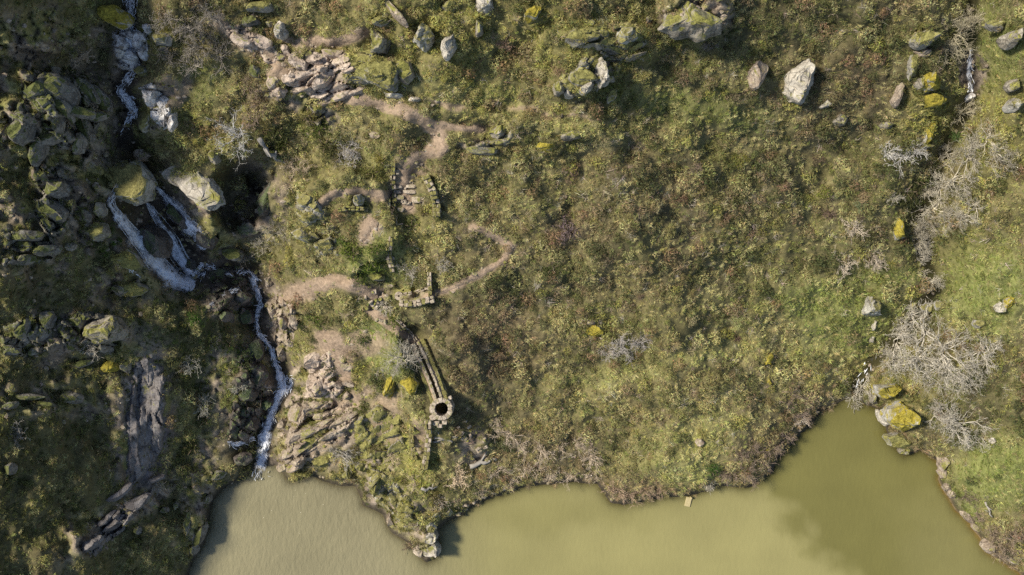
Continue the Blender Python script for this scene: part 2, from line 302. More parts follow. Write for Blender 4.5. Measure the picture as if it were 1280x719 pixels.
def mat_lake():
    m, n, bs, L = new_mat('silty_lake_water'); p = wpos(n)
    at = N(n, 'Attribute', attribute_name='silt_shade'); sp = N(n, 'SeparateColor'); L.new(at.outputs['Color'], sp.inputs[0])
    cl = noise(n, L, p, .11, 4, .5); cl2 = noise(n, L, p, .3, 3, .5)
    c = mixc(n, L, sp.outputs[0], (.118, .108, .034, 1), (.2, .181, .074, 1))          # dark greenish: clearer water and painted shade -> silty
    c = mixc(n, L, sp.outputs[1], c, (.176, .157, .096, 1))                              # grey-brown silt from the falls
    c = mixc(n, L, 1.0, c, ramp_out(n, L, cl, .3, .7, .9, 1.1), 'MULTIPLY'); c = mixc(n, L, 1.0, c, ramp_out(n, L, cl2, .3, .7, .96, 1.04), 'MULTIPLY')
    L.new(c, bs.inputs['Base Color']); bs.inputs['Roughness'].default_value = .12; bs.inputs['IOR'].default_value = 1.33
    mp = N(n, 'Mapping'); mp.inputs['Rotation'].default_value = (0, 0, .5); mp.inputs['Scale'].default_value = (1, .45, 1); L.new(p, mp.inputs[0])
    wv = noise(n, L, mp.outputs[0], 2.6, 4, .6); b = N(n, 'Bump'); b.inputs['Distance'].default_value = .09
    L.new(wv, b.inputs['Height']); ml = N(n, 'Math', operation='MULTIPLY_ADD'); L.new(sp.outputs[1], ml.inputs[0]); ml.inputs[1].default_value = 1.0; ml.inputs[2].default_value = .3; L.new(ml.outputs[0], b.inputs['Strength'])
    L.new(b.outputs[0], bs.inputs['Normal'])
    tr = N(n, 'BsdfTransparent'); tr.inputs[0].default_value = (.9, .8, .55, 1); mxs = N(n, 'MixShader'); L.new(sp.outputs[2], mxs.inputs[0])
    L.new(bs.outputs[0], mxs.inputs[1]); L.new(tr.outputs[0], mxs.inputs[2]); L.new(mxs.outputs[0], n.nodes['Material Output'].inputs[0]); return m
def mat_flow():
    m, n, bs, L = new_mat('white_water'); at = N(n, 'Attribute', attribute_name='flow')     # x along, y across, z foam
    mp = N(n, 'Mapping'); mp.inputs['Scale'].default_value = (.9, 7, 1); L.new(at.outputs['Vector'], mp.inputs[0])
    a = noise(n, L, mp.outputs[0], 1.6, 6, .65); sp = N(n, 'SeparateXYZ'); L.new(at.outputs['Vector'], sp.inputs[0])
    a2 = noise(n, L, wpos(n), 2.2, 5, .65); am = N(n, 'Math', operation='MULTIPLY_ADD'); L.new(a2, am.inputs[0]); am.inputs[1].default_value = 1.2; L.new(a, am.inputs[2])
    ah = N(n, 'Math', operation='MULTIPLY'); L.new(am.outputs[0], ah.inputs[0]); ah.inputs[1].default_value = .4545
    s_ = N(n, 'Math', operation='MULTIPLY_ADD'); L.new(sp.outputs[2], s_.inputs[0]); s_.inputs[1].default_value = .5; L.new(ah.outputs[0], s_.inputs[2])
    f = ramp_out(n, L, s_.outputs[0], .64, .86, 0, 1)
    c = mixc(n, L, f, (.07, .06, .055, 1), (.78, .8, .86, 1)); L.new(c, bs.inputs['Base Color'])
    L.new(ramp_out(n, L, f, 0, 1, .08, .6), bs.inputs['Roughness']); bs.inputs['IOR'].default_value = 1.33
    bump(n, L, a, bs, .8, .12)
    tr = N(n, 'BsdfTransparent'); mxs = N(n, 'MixShader'); L.new(ramp_out(n, L, s_.outputs[0], .62, .95, 1, .05), mxs.inputs[0])
    L.new(bs.outputs[0], mxs.inputs[1]); L.new(tr.outputs[0], mxs.inputs[2]); L.new(mxs.outputs[0], n.nodes['Material Output'].inputs[0]); return m
def mat_foam():
    m, n, bs, L = new_mat('foam_strands'); bs.inputs['Base Color'].default_value = (.9, .91, .93, 1); bs.inputs['Roughness'].default_value = .5
    tr = N(n, 'BsdfTransparent'); mxs = N(n, 'MixShader'); mxs.inputs[0].default_value = .22; L.new(bs.outputs[0], mxs.inputs[1]); L.new(tr.outputs[0], mxs.inputs[2]); L.new(mxs.outputs[0], n.nodes['Material Output'].inputs[0]); return m
def mat_wood(name, a_, b_):
    m, n, bs, L = new_mat(name); p = wpos(n); a = noise(n, L, p, 6, 6)
    L.new(mixc(n, L, a, a_ + (1,), b_ + (1,)), bs.inputs['Base Color']); bs.inputs['Roughness'].default_value = .85; bump(n, L, a, bs, .5, .04); return m

GROUND = mat_ground('hillside_soil'); LEAF = mat_leaf('heath_leaves', False, .32); LEAFO = mat_leaf('shrub_leaves', True); BARK = mat_bark('bare_bark')
olive = (.2, .19, .05)
RM = dict(
 G=mat_rock('grey_gneiss', (.31, .275, .215), (.13, .112, .086), olive, .72),
 P=mat_rock('pale_lichen_rock', (.47, .425, .35), (.22, .195, .155), olive, .33, .45),
 M=mat_rock('mossy_rock', (.33, .31, .26), (.17, .15, .12), (.2, .185, .06), .95),
 Y=mat_rock('yellow_moss_rock', (.45, .43, .38), (.24, .22, .19), (.28, .23, .034), 1.14, .3),
 T=mat_rock('olive_topped_rock', (.42, .4, .34), (.2, .18, .15), (.2, .18, .065), .85, .4),
 K=mat_rock('pinkish_bedrock', (.36, .295, .225), (.18, .135, .098), olive, .38, .3),
 Q=mat_rock('pale_pink_bedrock', (.46, .375, .3), (.27, .205, .155), olive, .26, .3),
 D=mat_rock('wet_dark_rock', (.12, .1, .085), (.05, .042, .036), (.06, .08, .02), .55, .08, .45, 1.0, .5),
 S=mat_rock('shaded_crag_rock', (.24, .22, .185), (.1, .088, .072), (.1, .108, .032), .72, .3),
 B=mat_rock('purple_grey_slab_rock', (.2, .182, .172), (.1, .088, .082), olive, .12, .12),
 C=mat_rock('tan_masonry', (.46, .385, .295), (.27, .215, .16), olive, .25, .3, .9, 2.0),
 E=mat_rock('mossy_masonry', (.38, .33, .24), (.22, .18, .12), (.2, .18, .06), .7, .3, .9, 2.0),
 W=mat_rock('wet_pale_rock', (.68, .66, .63), (.3, .27, .245), olive, .12, .8, .3, 1.4, .6))

# ------------------------------------------------------------------ object helpers
def mesh_np(name, verts, tris, mat, smooth=False, attrs=None):
    me = bpy.data.meshes.new(name); nv, nf = len(verts), len(tris); k_ = tris.shape[1]
    me.vertices.add(nv); me.vertices.foreach_set('co', np.ascontiguousarray(verts, np.float32).ravel())
    me.loops.add(nf * k_); me.loops.foreach_set('vertex_index', np.ascontiguousarray(tris, np.int32).ravel())
    me.polygons.add(nf); me.polygons.foreach_set('loop_start', np.arange(0, nf * k_, k_, dtype=np.int32)); me.polygons.foreach_set('loop_total', np.full(nf, k_, np.int32))
    me.polygons.foreach_set('use_smooth', np.full(nf, smooth, bool))
    for an, (typ, dom, arr) in (attrs or {}).items():
        a = me.attributes.new(an, typ, dom); a.data.foreach_set('color' if typ == 'FLOAT_COLOR' else 'vector', np.ascontiguousarray(arr, np.float32).ravel())
    me.update(calc_edges=True); me.materials.append(mat); return me
def link(name, data, parent=None, loc=None, rot=None, scale=None):
    o = bpy.data.objects.new(name, data); COL.objects.link(o)
    if parent is not None: o.parent = parent
    if loc is not None: o.location = loc
    if rot is not None: o.rotation_euler = rot
    if scale is not None: o.scale = scale if hasattr(scale, '__len__') else (scale,) * 3
    return o
def tag(o, label=None, cat=None, group=None, kind=None):
    if label: o['label'] = label
    if cat: o['category'] = cat
    if group: o['group'] = group
    if kind: o['kind'] = kind
    return o
def rgba(c): c = np.asarray(c, np.float32); return np.concatenate([c, np.ones(c.shape[:-1] + (1,), np.float32)], -1)
def grid_mesh(us, vs, zf):
    X, Y = np.meshgrid(us, vs); Z = zf(X, Y); V = PN(X, Y, Z).reshape(-1, 3); nx, ny = len(us), len(vs)
    i = np.arange(nx * ny).reshape(ny, nx); q = np.stack([i[:-1, :-1], i[1:, :-1], i[1:, 1:], i[:-1, 1:]], -1).reshape(-1, 4)
    return X, Y, V, q

# ------------------------------------------------------------------ hillside and lake
us = np.concatenate([np.linspace(-415, -34, 50), np.linspace(-30, 1310, 560), np.linspace(1314, 1695, 50)]).astype(np.float32)
vs = np.concatenate([np.linspace(-315, -34, 36), np.linspace(-30, 750, 326), np.linspace(756, 1035, 30)]).astype(np.float32)
X, Y, V, q = grid_mesh(us, vs, zat)
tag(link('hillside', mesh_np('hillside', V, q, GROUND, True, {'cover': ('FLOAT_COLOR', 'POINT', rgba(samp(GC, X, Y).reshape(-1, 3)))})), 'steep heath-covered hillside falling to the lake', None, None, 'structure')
us = np.linspace(180, 1690, 300).astype(np.float32); vs = np.concatenate([np.linspace(470, 740, 100), np.linspace(745, 1035, 12)]).astype(np.float32)
X, Y, V, q = grid_mesh(us, vs, lambda a, b: np.zeros_like(a))
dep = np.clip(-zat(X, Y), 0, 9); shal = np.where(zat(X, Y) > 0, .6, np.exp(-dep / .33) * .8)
clear_shade = np.clip(samp(np.maximum(area([(935,600),(985,640),(1010,670),(1035,700),(1060,719),(1080,760),(1400,760),(1300,640),(1150,540),(1040,480)], 20, 30), blob(1080, 540, 70, 60)), X, Y), 0, 1)  # darker cove: clearer inflow, with the shadow of the bank painted in
clear_shade = clear_shade * (1 - .45 * samp(blob(1190, 690, 55, 70, -30, .8, 20), X, Y))
clear_shade = np.maximum(clear_shade, .35 * samp(blob(700, 640, 110, 22, 0, .8, 20), X, Y))  # dark fringe below the central bank: its shade and reflection painted in
gsil = np.clip(sstep(640, 430, X - (Y - 640) * .3) * .85, 0, 1)
tag(link('lake', mesh_np('lake', V, q, mat_lake(), True, {'silt_shade': ('FLOAT_COLOR', 'POINT', rgba(np.stack([1 - clear_shade, gsil, shal], -1).reshape(-1, 3)))})), 'calm silty olive-brown lake at the foot of the slope', None, None, 'structure')

# ------------------------------------------------------------------ footpaths: thin worn sheets
def drape(name, pts, wd, mat, dz, label, cols=7, seed=0, step=3.0, foam=None):
    pts = np.array([p[:2] for p in pts], np.float32); seg = np.hypot(*(pts[1:] - pts[:-1]).T); s = np.r_[0, np.cumsum(seg)]; n_ = max(4, int(s[-1] / step))
    t = np.linspace(0, s[-1], n_); cu = np.interp(t, s, pts[:, 0]); cv = np.interp(t, s, pts[:, 1])
    for _ in range(3): cu[1:-1] = (cu[:-2] + cu[1:-1] * 2 + cu[2:]) / 4; cv[1:-1] = (cv[:-2] + cv[1:-1] * 2 + cv[2:]) / 4
    tu = np.gradient(cu); tv = np.gradient(cv); l = np.hypot(tu, tv) + 1e-6; nu, nv = -tv / l, tu / l
    wds = np.interp(t, s, wd) if hasattr(wd, '__len__') else np.full(n_, wd)
    wds = wds * (1 + .45 * fbm(t, t * 0 + seed * 7.7, 14, 600 + seed, 3)); wds[0] *= .3; wds[-1] *= .3
    k_ = np.linspace(-1, 1, cols); UU = cu[:, None] + nu[:, None] * wds[:, None] * k_; VV = cv[:, None] + nv[:, None] * wds[:, None] * k_
    Z = (zat(UU, VV) if foam is None else zat(UU, VV).clip(-.05, None)) + dz * (1 - .9 * np.abs(k_) ** 3)
    V = PN(UU, VV, Z).reshape(-1, 3); i = np.arange(n_ * cols).reshape(n_, cols); q = np.stack([i[:-1, :-1], i[1:, :-1], i[1:, 1:], i[:-1, 1:]], -1).reshape(-1, 4)
    at = {'cover': ('FLOAT_COLOR', 'POINT', rgba(samp(GC, UU, VV).reshape(-1, 3) * .35 + SOILC * .65))}
    if foam is not None:
        fo = np.interp(t, s, foam) if hasattr(foam, '__len__') else np.full(n_, foam)
        at = {'flow': ('FLOAT_VECTOR', 'POINT', np.stack([np.repeat(t[:, None] * S, cols, 1) + seed * 13, np.repeat(k_[None], n_, 0) * wds[:, None] * S, np.repeat(fo[:, None], cols, 1) * (1 - .75 * np.abs(k_) ** 1.5)], -1).reshape(-1, 3))}
    return tag(link(name, mesh_np(name, V, q, mat, True, at)), label, None, None, 'structure')
pl = ['pinkish earth path winding down from the outcrop to the steps', 'bare tan strip of path beside the pale block', 'short tan path leading to the grey boulder', 'bare brown terrace above the mossy step boulders', 'small patch of trodden brown soil on the terrace',
      'narrow brown path curving across the heath', 'brown trodden ground beside the stream', 'patch of bare brown soil above the pale slabs', 'pale stony path leading down to the mill channel']
for i, (p, wd) in enumerate(PATHS): drape('path', p, wd * 1.0, GROUND, .12, pl[i], 5, i)

# ------------------------------------------------------------------ running water
FLOW = mat_flow(); FOAM = mat_foam()
def strands(name, pts, wd, n_, label, seed=0, fall=True, foam=None):
    """white water: many thin tapering strands (falls) or short broken flecks (rapids) following the flow"""
    r = np.random.default_rng(seed); pts = np.array(pts, np.float32); seg = np.hypot(*(pts[1:, :2] - pts[:-1, :2]).T); s = np.r_[0, np.cumsum(seg)]
    Vs, Ts = [], []; b = 0; K = 7 if fall else 4; LANES = np.clip(r.normal(0, .5, 6), -1, 1)
    while b < n_ * K * 3:
        if fall:
            L0 = r.uniform(.12, .5) * s[-1]; st = r.beta(1.3, 1.2) * s[-1] * .9; rad = r.uniform(.01, .032)
        else:
            L0 = r.uniform(1.5, 8); st = r.uniform(0, 1) * s[-1]; rad = r.uniform(.01, .06)
            fo = np.interp(st, s, foam) if hasattr(foam, '__len__') else foam
            if r.random() > fo * (.35 + 1.6 * vnoise(np.array([st / 11.]), np.array([seed * 3.3]), 99)[0] ** 1.5): continue
        t = np.clip(np.linspace(st, st + L0, K), 0, s[-1]); cu = np.interp(t, s, pts[:, 0]); cv = np.interp(t, s, pts[:, 1]); ww = np.interp(t, s, wd)
        tu, tv = np.gradient(cu), np.gradient(cv); l = np.hypot(tu, tv) + 1e-6; nu, nv = -tv / l, tu / l
        off = (LANES[r.integers(0, 6)] + r.normal(0, .1) if fall else np.clip(r.normal(0, .42), -1, 1)) * ww + np.linspace(0, 1, K) * r.normal(0, .6 if fall else 2.2) + r.normal(0, .02 if fall else .15, K); hw = np.sin(np.linspace(.25, 2.9, K)) * rad / S
        a = np.stack([cu + nu * (off - hw), cv + nv * (off - hw)]); c = np.stack([cu + nu * (off + hw), cv + nv * (off + hw)])
        mid = zat((a[0] + c[0]) / 2, (a[1] + c[1]) / 2).clip(.02, None) + .16 * r.uniform(.6, 1.5)
        Vs.append(np.concatenate([PN(a[0], a[1], mid - .03), PN((a[0] + c[0]) / 2, (a[1] + c[1]) / 2, mid + .03), PN(c[0], c[1], mid - .03)]))
        for j in range(K - 1):
            for o_ in (0, K): Ts += [(b + o_ + j, b + o_ + j + 1, b + o_ + K + 1 + j), (b + o_ + j, b + o_ + K + 1 + j, b + o_ + K + j)]
        b += 3 * K
    o = link(name, mesh_np(name, np.concatenate(Vs), np.array(Ts), FOAM, True)); return tag(o, label, None, None, 'structure')
F = [('waterfall', [(162,189),(158,215),(136,254),(152,276),(172,300),(196,328),(216,350),(244,358)], [4,5,6,10,13,15,16,11], [.2,.3,.65,.75,.8,.9,1,.9], 'long white waterfall spilling from beneath the mossy boulder', 80),
     ('waterfall', [(182,250),(192,266),(204,284),(216,302),(224,322),(240,342)], [3,5,7,9,10,8], [.6,.7,.75,.85,.95,.9], 'narrow middle waterfall between the two larger falls', 45),
     ('waterfall', [(193,230),(205,244),(220,264),(236,284),(248,292),(256,312)], [3,7,13,15,15,11], [.6,.7,.75,.8,.85,.8], 'widest waterfall sliding beneath the long pale boulder', 75),
     ('stream', [(165,-10),(162,20),(160,40),(164,70),(168,90),(152,108),(150,114),(160,126),(168,142),(158,154),(154,175),(160,192)], [10,12,12,11,7,6,6,8,6,5,5,7], [.5,.6,.8,.8,.5,.4,.6,.85,.5,.05,.0,.05], 'upper stream tumbling through the rocky gully', 170),
     ('stream', [(240,352),(258,336),(276,338),(296,344),(308,338),(316,345),(320,362),(326,378),(320,398),(322,415),(338,434),(345,455),(350,470),(354,486),(344,505),(336,528),(329,555),(326,580),(324,590),(326,600)], [7,6,5,4,4,6,6,5,7,5,4,4,7,8,6,7,9,8,12,16], [.5,.4,.5,.2,.5,.8,.7,.5,.6,.5,.75,.75,.8,.85,.8,.8,.85,.8,.4,.1], 'white stream tumbling from the plunge pool to the lake', 150),
     ('stream', [(262,382),(275,372),(288,366),(300,360)], 4, .55, 'small side cascade in the shadow beside the plunge pool', 16),
     ('stream', [(284,552),(295,557),(306,553),(318,546)], 4, .6, 'short white rill entering the lake beside the stream mouth', 18),
     ('stream', [(1214,60),(1212,75),(1211,90),(1214,115)], 5, .55, 'glint of water in the top of the brook gully', 12),
     ('stream', [(1100,436),(1090,450),(1080,468),(1070,485)], 6, .2, 'bluish brook pool at the gully mouth beneath bare branches', 5),
     ('stream', [(270,335),(255,330),(240,345)], 3, .6, 'thin cascade joining the falls at the plunge pool', 16),
     ('stream', [(150,322),(158,332),(168,340),(176,346)], 1.5, .5, 'trickle over the moss beside the waterfalls', 8),
     ('stream', [(352,478),(360,470),(366,478),(356,492)], 4, .6, 'spray of white water at the stream bend', 14)]
for i, (nm, pts, wd, fo, lab, ns) in enumerate(F):
    o = drape(nm, pts, wd, FLOW, .3 if nm == 'waterfall' else .14, lab, 9, 40 + i, 2.0, fo)
    wdd = wd if hasattr(wd, '__len__') else [wd] * len(pts)
    c = strands('foam', pts, wdd, ns * (.55 if nm == 'waterfall' else 3.2), None, i + 5, nm == 'waterfall', fo); c.parent = o

# ------------------------------------------------------------------ rocks
def ico(n_):
    bm = bmesh.new(); bmesh.ops.create_icosphere(bm, subdivisions=n_, radius=1); bm.verts.ensure_lookup_table()
    v = np.array([x.co[:] for x in bm.verts], np.float32); t = np.array([[x.index for x in f.verts] for f in bm.faces], np.int32); bm.free(); return v, t
ICO = {k_: ico(k_) for k_ in (2, 3, 4)}
def rock_mesh(name, seed, rx, ry, hz, mat, poly=None, lvl=3, boxy=.55, cuts=8):
    r = np.random.default_rng(seed); v, t = ICO[lvl]; th_ = np.arctan2(v[:, 1], v[:, 0]); l = np.hypot(v[:, 0], v[:, 1])
    if poly is None:
        k_ = r.integers(6, 10); a = np.sort((np.arange(k_) + r.uniform(-.33, .33, k_)) / k_ * 2 * np.pi) - np.pi
        rad = r.uniform(.82, 1.12, k_); poly = np.stack([np.cos(a) * rad * rx, np.sin(a) * rad * ry], 1)
    px, py = poly[:, 0], poly[:, 1]
    # radius of the outline along each direction
    R_ = np.zeros(len(v), np.float32); cx, sx = np.cos(th_), np.sin(th_)
    for i in range(len(poly)):
        ax, ay = poly[i]; bx, by = poly[(i + 1) % len(poly)]; ex, ey = bx - ax, by - ay; den = cx * ey - sx * ex
        with np.errstate(divide='ignore', invalid='ignore'):
            tt = (ax * ey - ay * ex) / den; ss = (ax * sx - ay * cx) / den
        ok = (np.abs(den) > 1e-9) & (tt > 0) & (ss >= -1e-4) & (ss <= 1.0001); R_ = np.where(ok, np.maximum(R_, np.nan_to_num(tt)), R_)
    R_ = np.where(R_ <= 0, (rx + ry) / 2, R_)
    lb = l ** boxy; z = np.sign(v[:, 2]) * np.abs(v[:, 2]) ** .62
    p = np.stack([np.cos(th_) * R_ * lb / (1 if True else 1), np.sin(th_) * R_ * lb, z * hz], 1)
    sc_ = np.array([rx, ry, hz])
    for _ in range(cuts):
        n_ = r.normal(0, 1, 3); n_[2] = abs(n_[2]) * (.8 if _ % 2 else .25) + .1; n_ /= np.linalg.norm(n_); qn = p / sc_; d_ = qn @ n_; off = r.uniform(.45, .8) if _ % 2 else r.uniform(.7, .92)
        over = np.clip(d_ - off, 0, None); p = p - (over[:, None] * n_) * sc_ * .97
    nz = np.stack([fbm(p[:, 0] * 3 + seed, p[:, 1] * 3 + p[:, 2] * 2.1, .9 * max(rx, ry), seed + i * 31 + 5, 4) for i in range(3)], 1); p = p + nz * sc_ * np.array([.13, .13, .2])
    cr = np.exp(-(fbm(p[:, 0] + p[:, 2] * .7 + seed * 3.1, p[:, 1] - p[:, 2] * .4, .8 * max(rx, ry), seed + 400, 3) / .07) ** 2); p = p * (1 - .1 * cr[:, None]); p[:, 2] -= cr * hz * .1
    return mesh_np(name, p, t, mat, False)
ORD = ['first', 'second', 'third', 'fourth', 'fifth', 'sixth', 'seventh', 'eighth', 'ninth', 'tenth', 'eleventh', 'twelfth', 'thirteenth', 'fourteenth', 'fifteenth', 'sixteenth', 'seventeenth', 'eighteenth', 'nineteenth', 'twentieth'] + ['twenty-' + x for x in ('first', 'second', 'third', 'fourth', 'fifth', 'sixth', 'seventh', 'eighth', 'ninth')] + ['thirtieth'] + ['thirty-' + x for x in ('first', 'second', 'third', 'fourth', 'fifth', 'sixth', 'seventh', 'eighth', 'ninth')]
CL = {}
def cluster(o, u, v, key): CL.setdefault(key, []).append((v, u, o))
def finish_clusters():
    for (text, cat, grp), lst in CL.items():
        lst.sort(key=lambda x: x[0])
        for i, (_, _, o) in enumerate(lst):
            n_ = len(lst)
            wd = '' if n_ == 1 else ', uppermost' if i == 0 else ', lowest in the photo' if i == n_ - 1 else f', {ORD[min(i, len(ORD) - 1)]} from the top'
            tag(o, text + wd, cat, grp if n_ > 1 else None)
RS = [100]; MOSSP = []; RIM = []
def rock(u, v, w_, h_, rot, hm, mat, label, name='boulder', cl=None, lvl=3, poly=None, boxy=.45, cuts=14, flat=(1.04, .74)):
    global MOSSP
    w_ *= flat[0]; h_ *= flat[0]; hm *= flat[1]; RS[0] += 1; z0 = float(zat(u, v)); f = S * (D - z0 - hm * .6) / D; hz = hm * 1.0
    pp = None
    if poly is not None:
        pa = np.array(poly, np.float32); u, v = pa.mean(0); z0 = float(zat(u, v)); pp = np.stack([(pa[:, 0] - u) * f, -(pa[:, 1] - v) * f], 1)[::-1] * 1.22
        rx, ry = np.ptp(pp[:, 0]) / 2, np.ptp(pp[:, 1]) / 2; rot = 0
    else: rx, ry = w_ * f / 2 * 1.14, h_ * f / 2 * 1.14
    an_ = np.arange(8) * .785; zr = zat(u + np.cos(an_) * rx / f * .75, v + np.sin(an_) * ry / f * .75); z0 = .5 * float(zr.mean()) + .5 * float(zr.max())
    zc = z0 + (hm * .16 if poly is not None else 0)
    me = rock_mesh(name, RS[0], rx, ry, hz, RM[mat], pp, lvl, boxy, cuts)
    o = link(name, me, None, P(u, v, z0 + hm * .6).xy.to_3d() + Vector((0, 0, zc)), (random.uniform(-.08, .08), random.uniform(-.08, .08), -math.radians(rot)))
    if mat not in 'DWB' and z0 > .6:
        nr = int((rx + ry) * 11); aa = RNG.uniform(0, 6.283, nr); qq = RNG.uniform(.86, 1.12, nr); c_, s__ = math.cos(math.radians(rot)), math.sin(math.radians(rot)); ex, ey = np.cos(aa) * rx / f * qq, np.sin(aa) * ry / f * qq; RIM.append(np.stack([u + ex * c_ - ey * s__, v + ex * s__ + ey * c_], 1))
    am = dict(G=.3, P=.12, M=.75, T=.5, S=.4, K=.25, Q=.1, Y=.25, D=.2).get(mat, 0)
    if am:
        co = np.empty(len(me.vertices) * 3, np.float32); me.vertices.foreach_get('co', co); co = co.reshape(-1, 3); a_ = -math.radians(rot)
        up = co[co[:, 2] > hz * .12]; nn = int(am * rx * ry * 60); kk = RNG.integers(0, max(1, len(up)), nn); up = up[kk] if len(up) else up
        wld = np.stack([up[:, 0] * math.cos(a_) - up[:, 1] * math.sin(a_), up[:, 0] * math.sin(a_) + up[:, 1] * math.cos(a_), up[:, 2]], 1) + np.array(o.location[:])
        keep = fbm(wld[:, 0] * 1.0, wld[:, 1] * 1.0, 1.3, 8800, 3) > .45 - .6 * am if len(wld) else []
        if len(wld): MOSSP.append((wld[keep], mat))
    o['kind'] = 'thing'
    if cl: cluster(o, u, v, cl)
    else: tag(o, label, 'rock' if name != 'boulder' else 'boulder')
    return o
# the great boulders over the falls
rock(0,0,0,0,0,1.7,'T','big boulder with yellow-brown moss above the long waterfall',lvl=4,poly=[(122,196),(143,192),(150,204),(166,198),(180,210),(190,226),(184,246),(170,256),(150,252),(128,236)],boxy=.33,cuts=6)
rock(0,0,0,0,0,1.5,'P','long pale lichen-covered boulder above the widest waterfall',lvl=4,poly=[(182,192),(212,186),(242,202),(264,224),(283,254),(264,264),(246,256),(228,236),(200,222),(188,208)],boxy=.33,cuts=6)
rock(176,193,30,16,10,.9,'K','pinkish wet rock lip between the two great boulders')
rock(188,300,34,50,-40,1.6,'D','wet dark rock rib between long and middle waterfalls'); rock(214,268,16,46,-38,1.4,'D','dark mossy rock rib between middle and widest waterfalls')
rock(0,0,0,0,0,1.5,'M','moss-green boulder beside the foot of the long waterfall',poly=[(128,312),(146,304),(166,318),(172,332),(160,340),(140,330)])
rock(288,315,30,22,10,1.1,'S','rounded brownish rock beside the plunge pool'); rock(160,362,40,18,-8,1.2,'M','low mossy rock below the long waterfall')
rock(255,300,26,22,30,1.2,'D','dark wet rock right beneath the widest waterfall'); rock(236,330,16,16,0,.8,'D','small dark wet rock at the foot of the middle waterfall')
for a in [(118,262,16,20,20,1.2),(118,290,30,26,0,1.3)]: rock(*a, 'M', None, cl=('green mossy rock beside the long waterfall', 'rock', 'mossy rocks by the long fall'), name='rock')
# upper gully
rock(0,0,0,0,0,1.6,'Y','yellow moss-capped rock at the top of the stream',poly=[(112,8),(124,0),(140,4),(158,14),(156,26),(142,32),(124,22)])
for a in [(148,52,18,20,0,1.0),(170,48,18,22,20,1.0),(158,70,20,18,0,.9),(176,62,14,22,10,1.0),(154,42,14,12,0,.8),(168,80,16,12,0,.8),(182,34,16,12,0,.9)]:
    rock(*a, 'W', None, cl=('glistening pale rock in the upper rapids', 'rock', 'rocks in the upper rapids'), name='rock')
for a in [(184,118,20,24,15,1.1),(200,128,16,22,20,1.0),(212,150,12,24,15,.9),(192,142,14,14,0,.8),(206,138,12,12,0,.8)]:
    rock(*a, 'W', None, cl=('pale sunlit rock beside the upper stream channel', 'rock', 'pale rocks beside the upper stream'), name='rock')
rock(176,86,20,18,0,1.0,'T','olive mossy rock where the upper stream narrows'); rock(198,44,26,20,0,1.2,'T','squat yellowish mossy block beside the upper rapids'); rock(202,58,22,10,0,1.0,'S','grey ledge under the yellowish block beside the upper rapids')
rock(180,150,16,26,20,1.0,'T','mossy rock flanking the dark upper channel')
# the crag on the left
for a in [(52,98,22,22,-20,1.8),(62,112,40,34,20,2.4),(40,112,24,26,0,1.8),(100,108,14,44,-42,1.5),(118,120,16,40,-35,1.5),(76,130,14,40,-30,1.5),(92,138,44,12,10,1.2),(112,142,30,12,0,1.2),(66,150,10,36,5,1.4),(20,160,26,34,10,1.7),
          (58,170,36,12,-15,1.2),(102,160,12,34,-20,1.3),(94,178,14,26,10,1.1),(48,128,24,16,0,1.4)]:
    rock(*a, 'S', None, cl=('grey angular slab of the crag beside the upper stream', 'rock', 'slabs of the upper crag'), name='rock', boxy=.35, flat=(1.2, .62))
for a in [(65,232,26,28,10,1.5),(62,262,22,34,-25,1.3),(78,250,14,20,0,1.0),(30,295,34,16,0,1.1),(50,312,40,14,-5,1.0),(24,325,26,12,-8,.9),(84,308,12,10,0,.8),(104,270,10,14,0,.8),(42,190,30,12,-60,1.1)]:
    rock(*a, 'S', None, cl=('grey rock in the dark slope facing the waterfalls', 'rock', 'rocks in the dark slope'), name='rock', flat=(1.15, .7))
rock(0,0,0,0,0,2.2,'G','rounded outcrop with a pale rim on the dark left slope',lvl=4,poly=[(90,402),(102,394),(124,394),(140,397),(150,410),(153,434),(140,440),(112,440),(96,426)],boxy=.4)
rock(95,402,12,18,0,1.6,'S','narrow grey rock against the pale-rimmed outcrop'); rock(132,459,26,16,0,1.0,'Y','yellow-moss block below the pale-rimmed outcrop'); rock(153,459,12,18,0,1.0,'G','small grey block next to the yellow-moss block')
for a in [(46,420,30,12,-25,1.0),(24,410,12,26,15,1.1),(40,440,24,8,-5,.8),(55,400,16,24,0,1.1),(8,435,14,10,0,.8),(28,497,40,8,2,.9),(82,497,30,14,10,1.1),(100,455,26,8,-15,.8),(8,508,18,8,-20,.8),(150,362,20,14,0,1.2),(8,588,12,14,0,1.0),(55,505,20,6,10,.7)]:
    rock(*a, 'S', None, cl=('grey ledge rock on the shaded left slope', 'rock', 'ledge rocks on the shaded slope'), name='rock', flat=(1.15, .7))
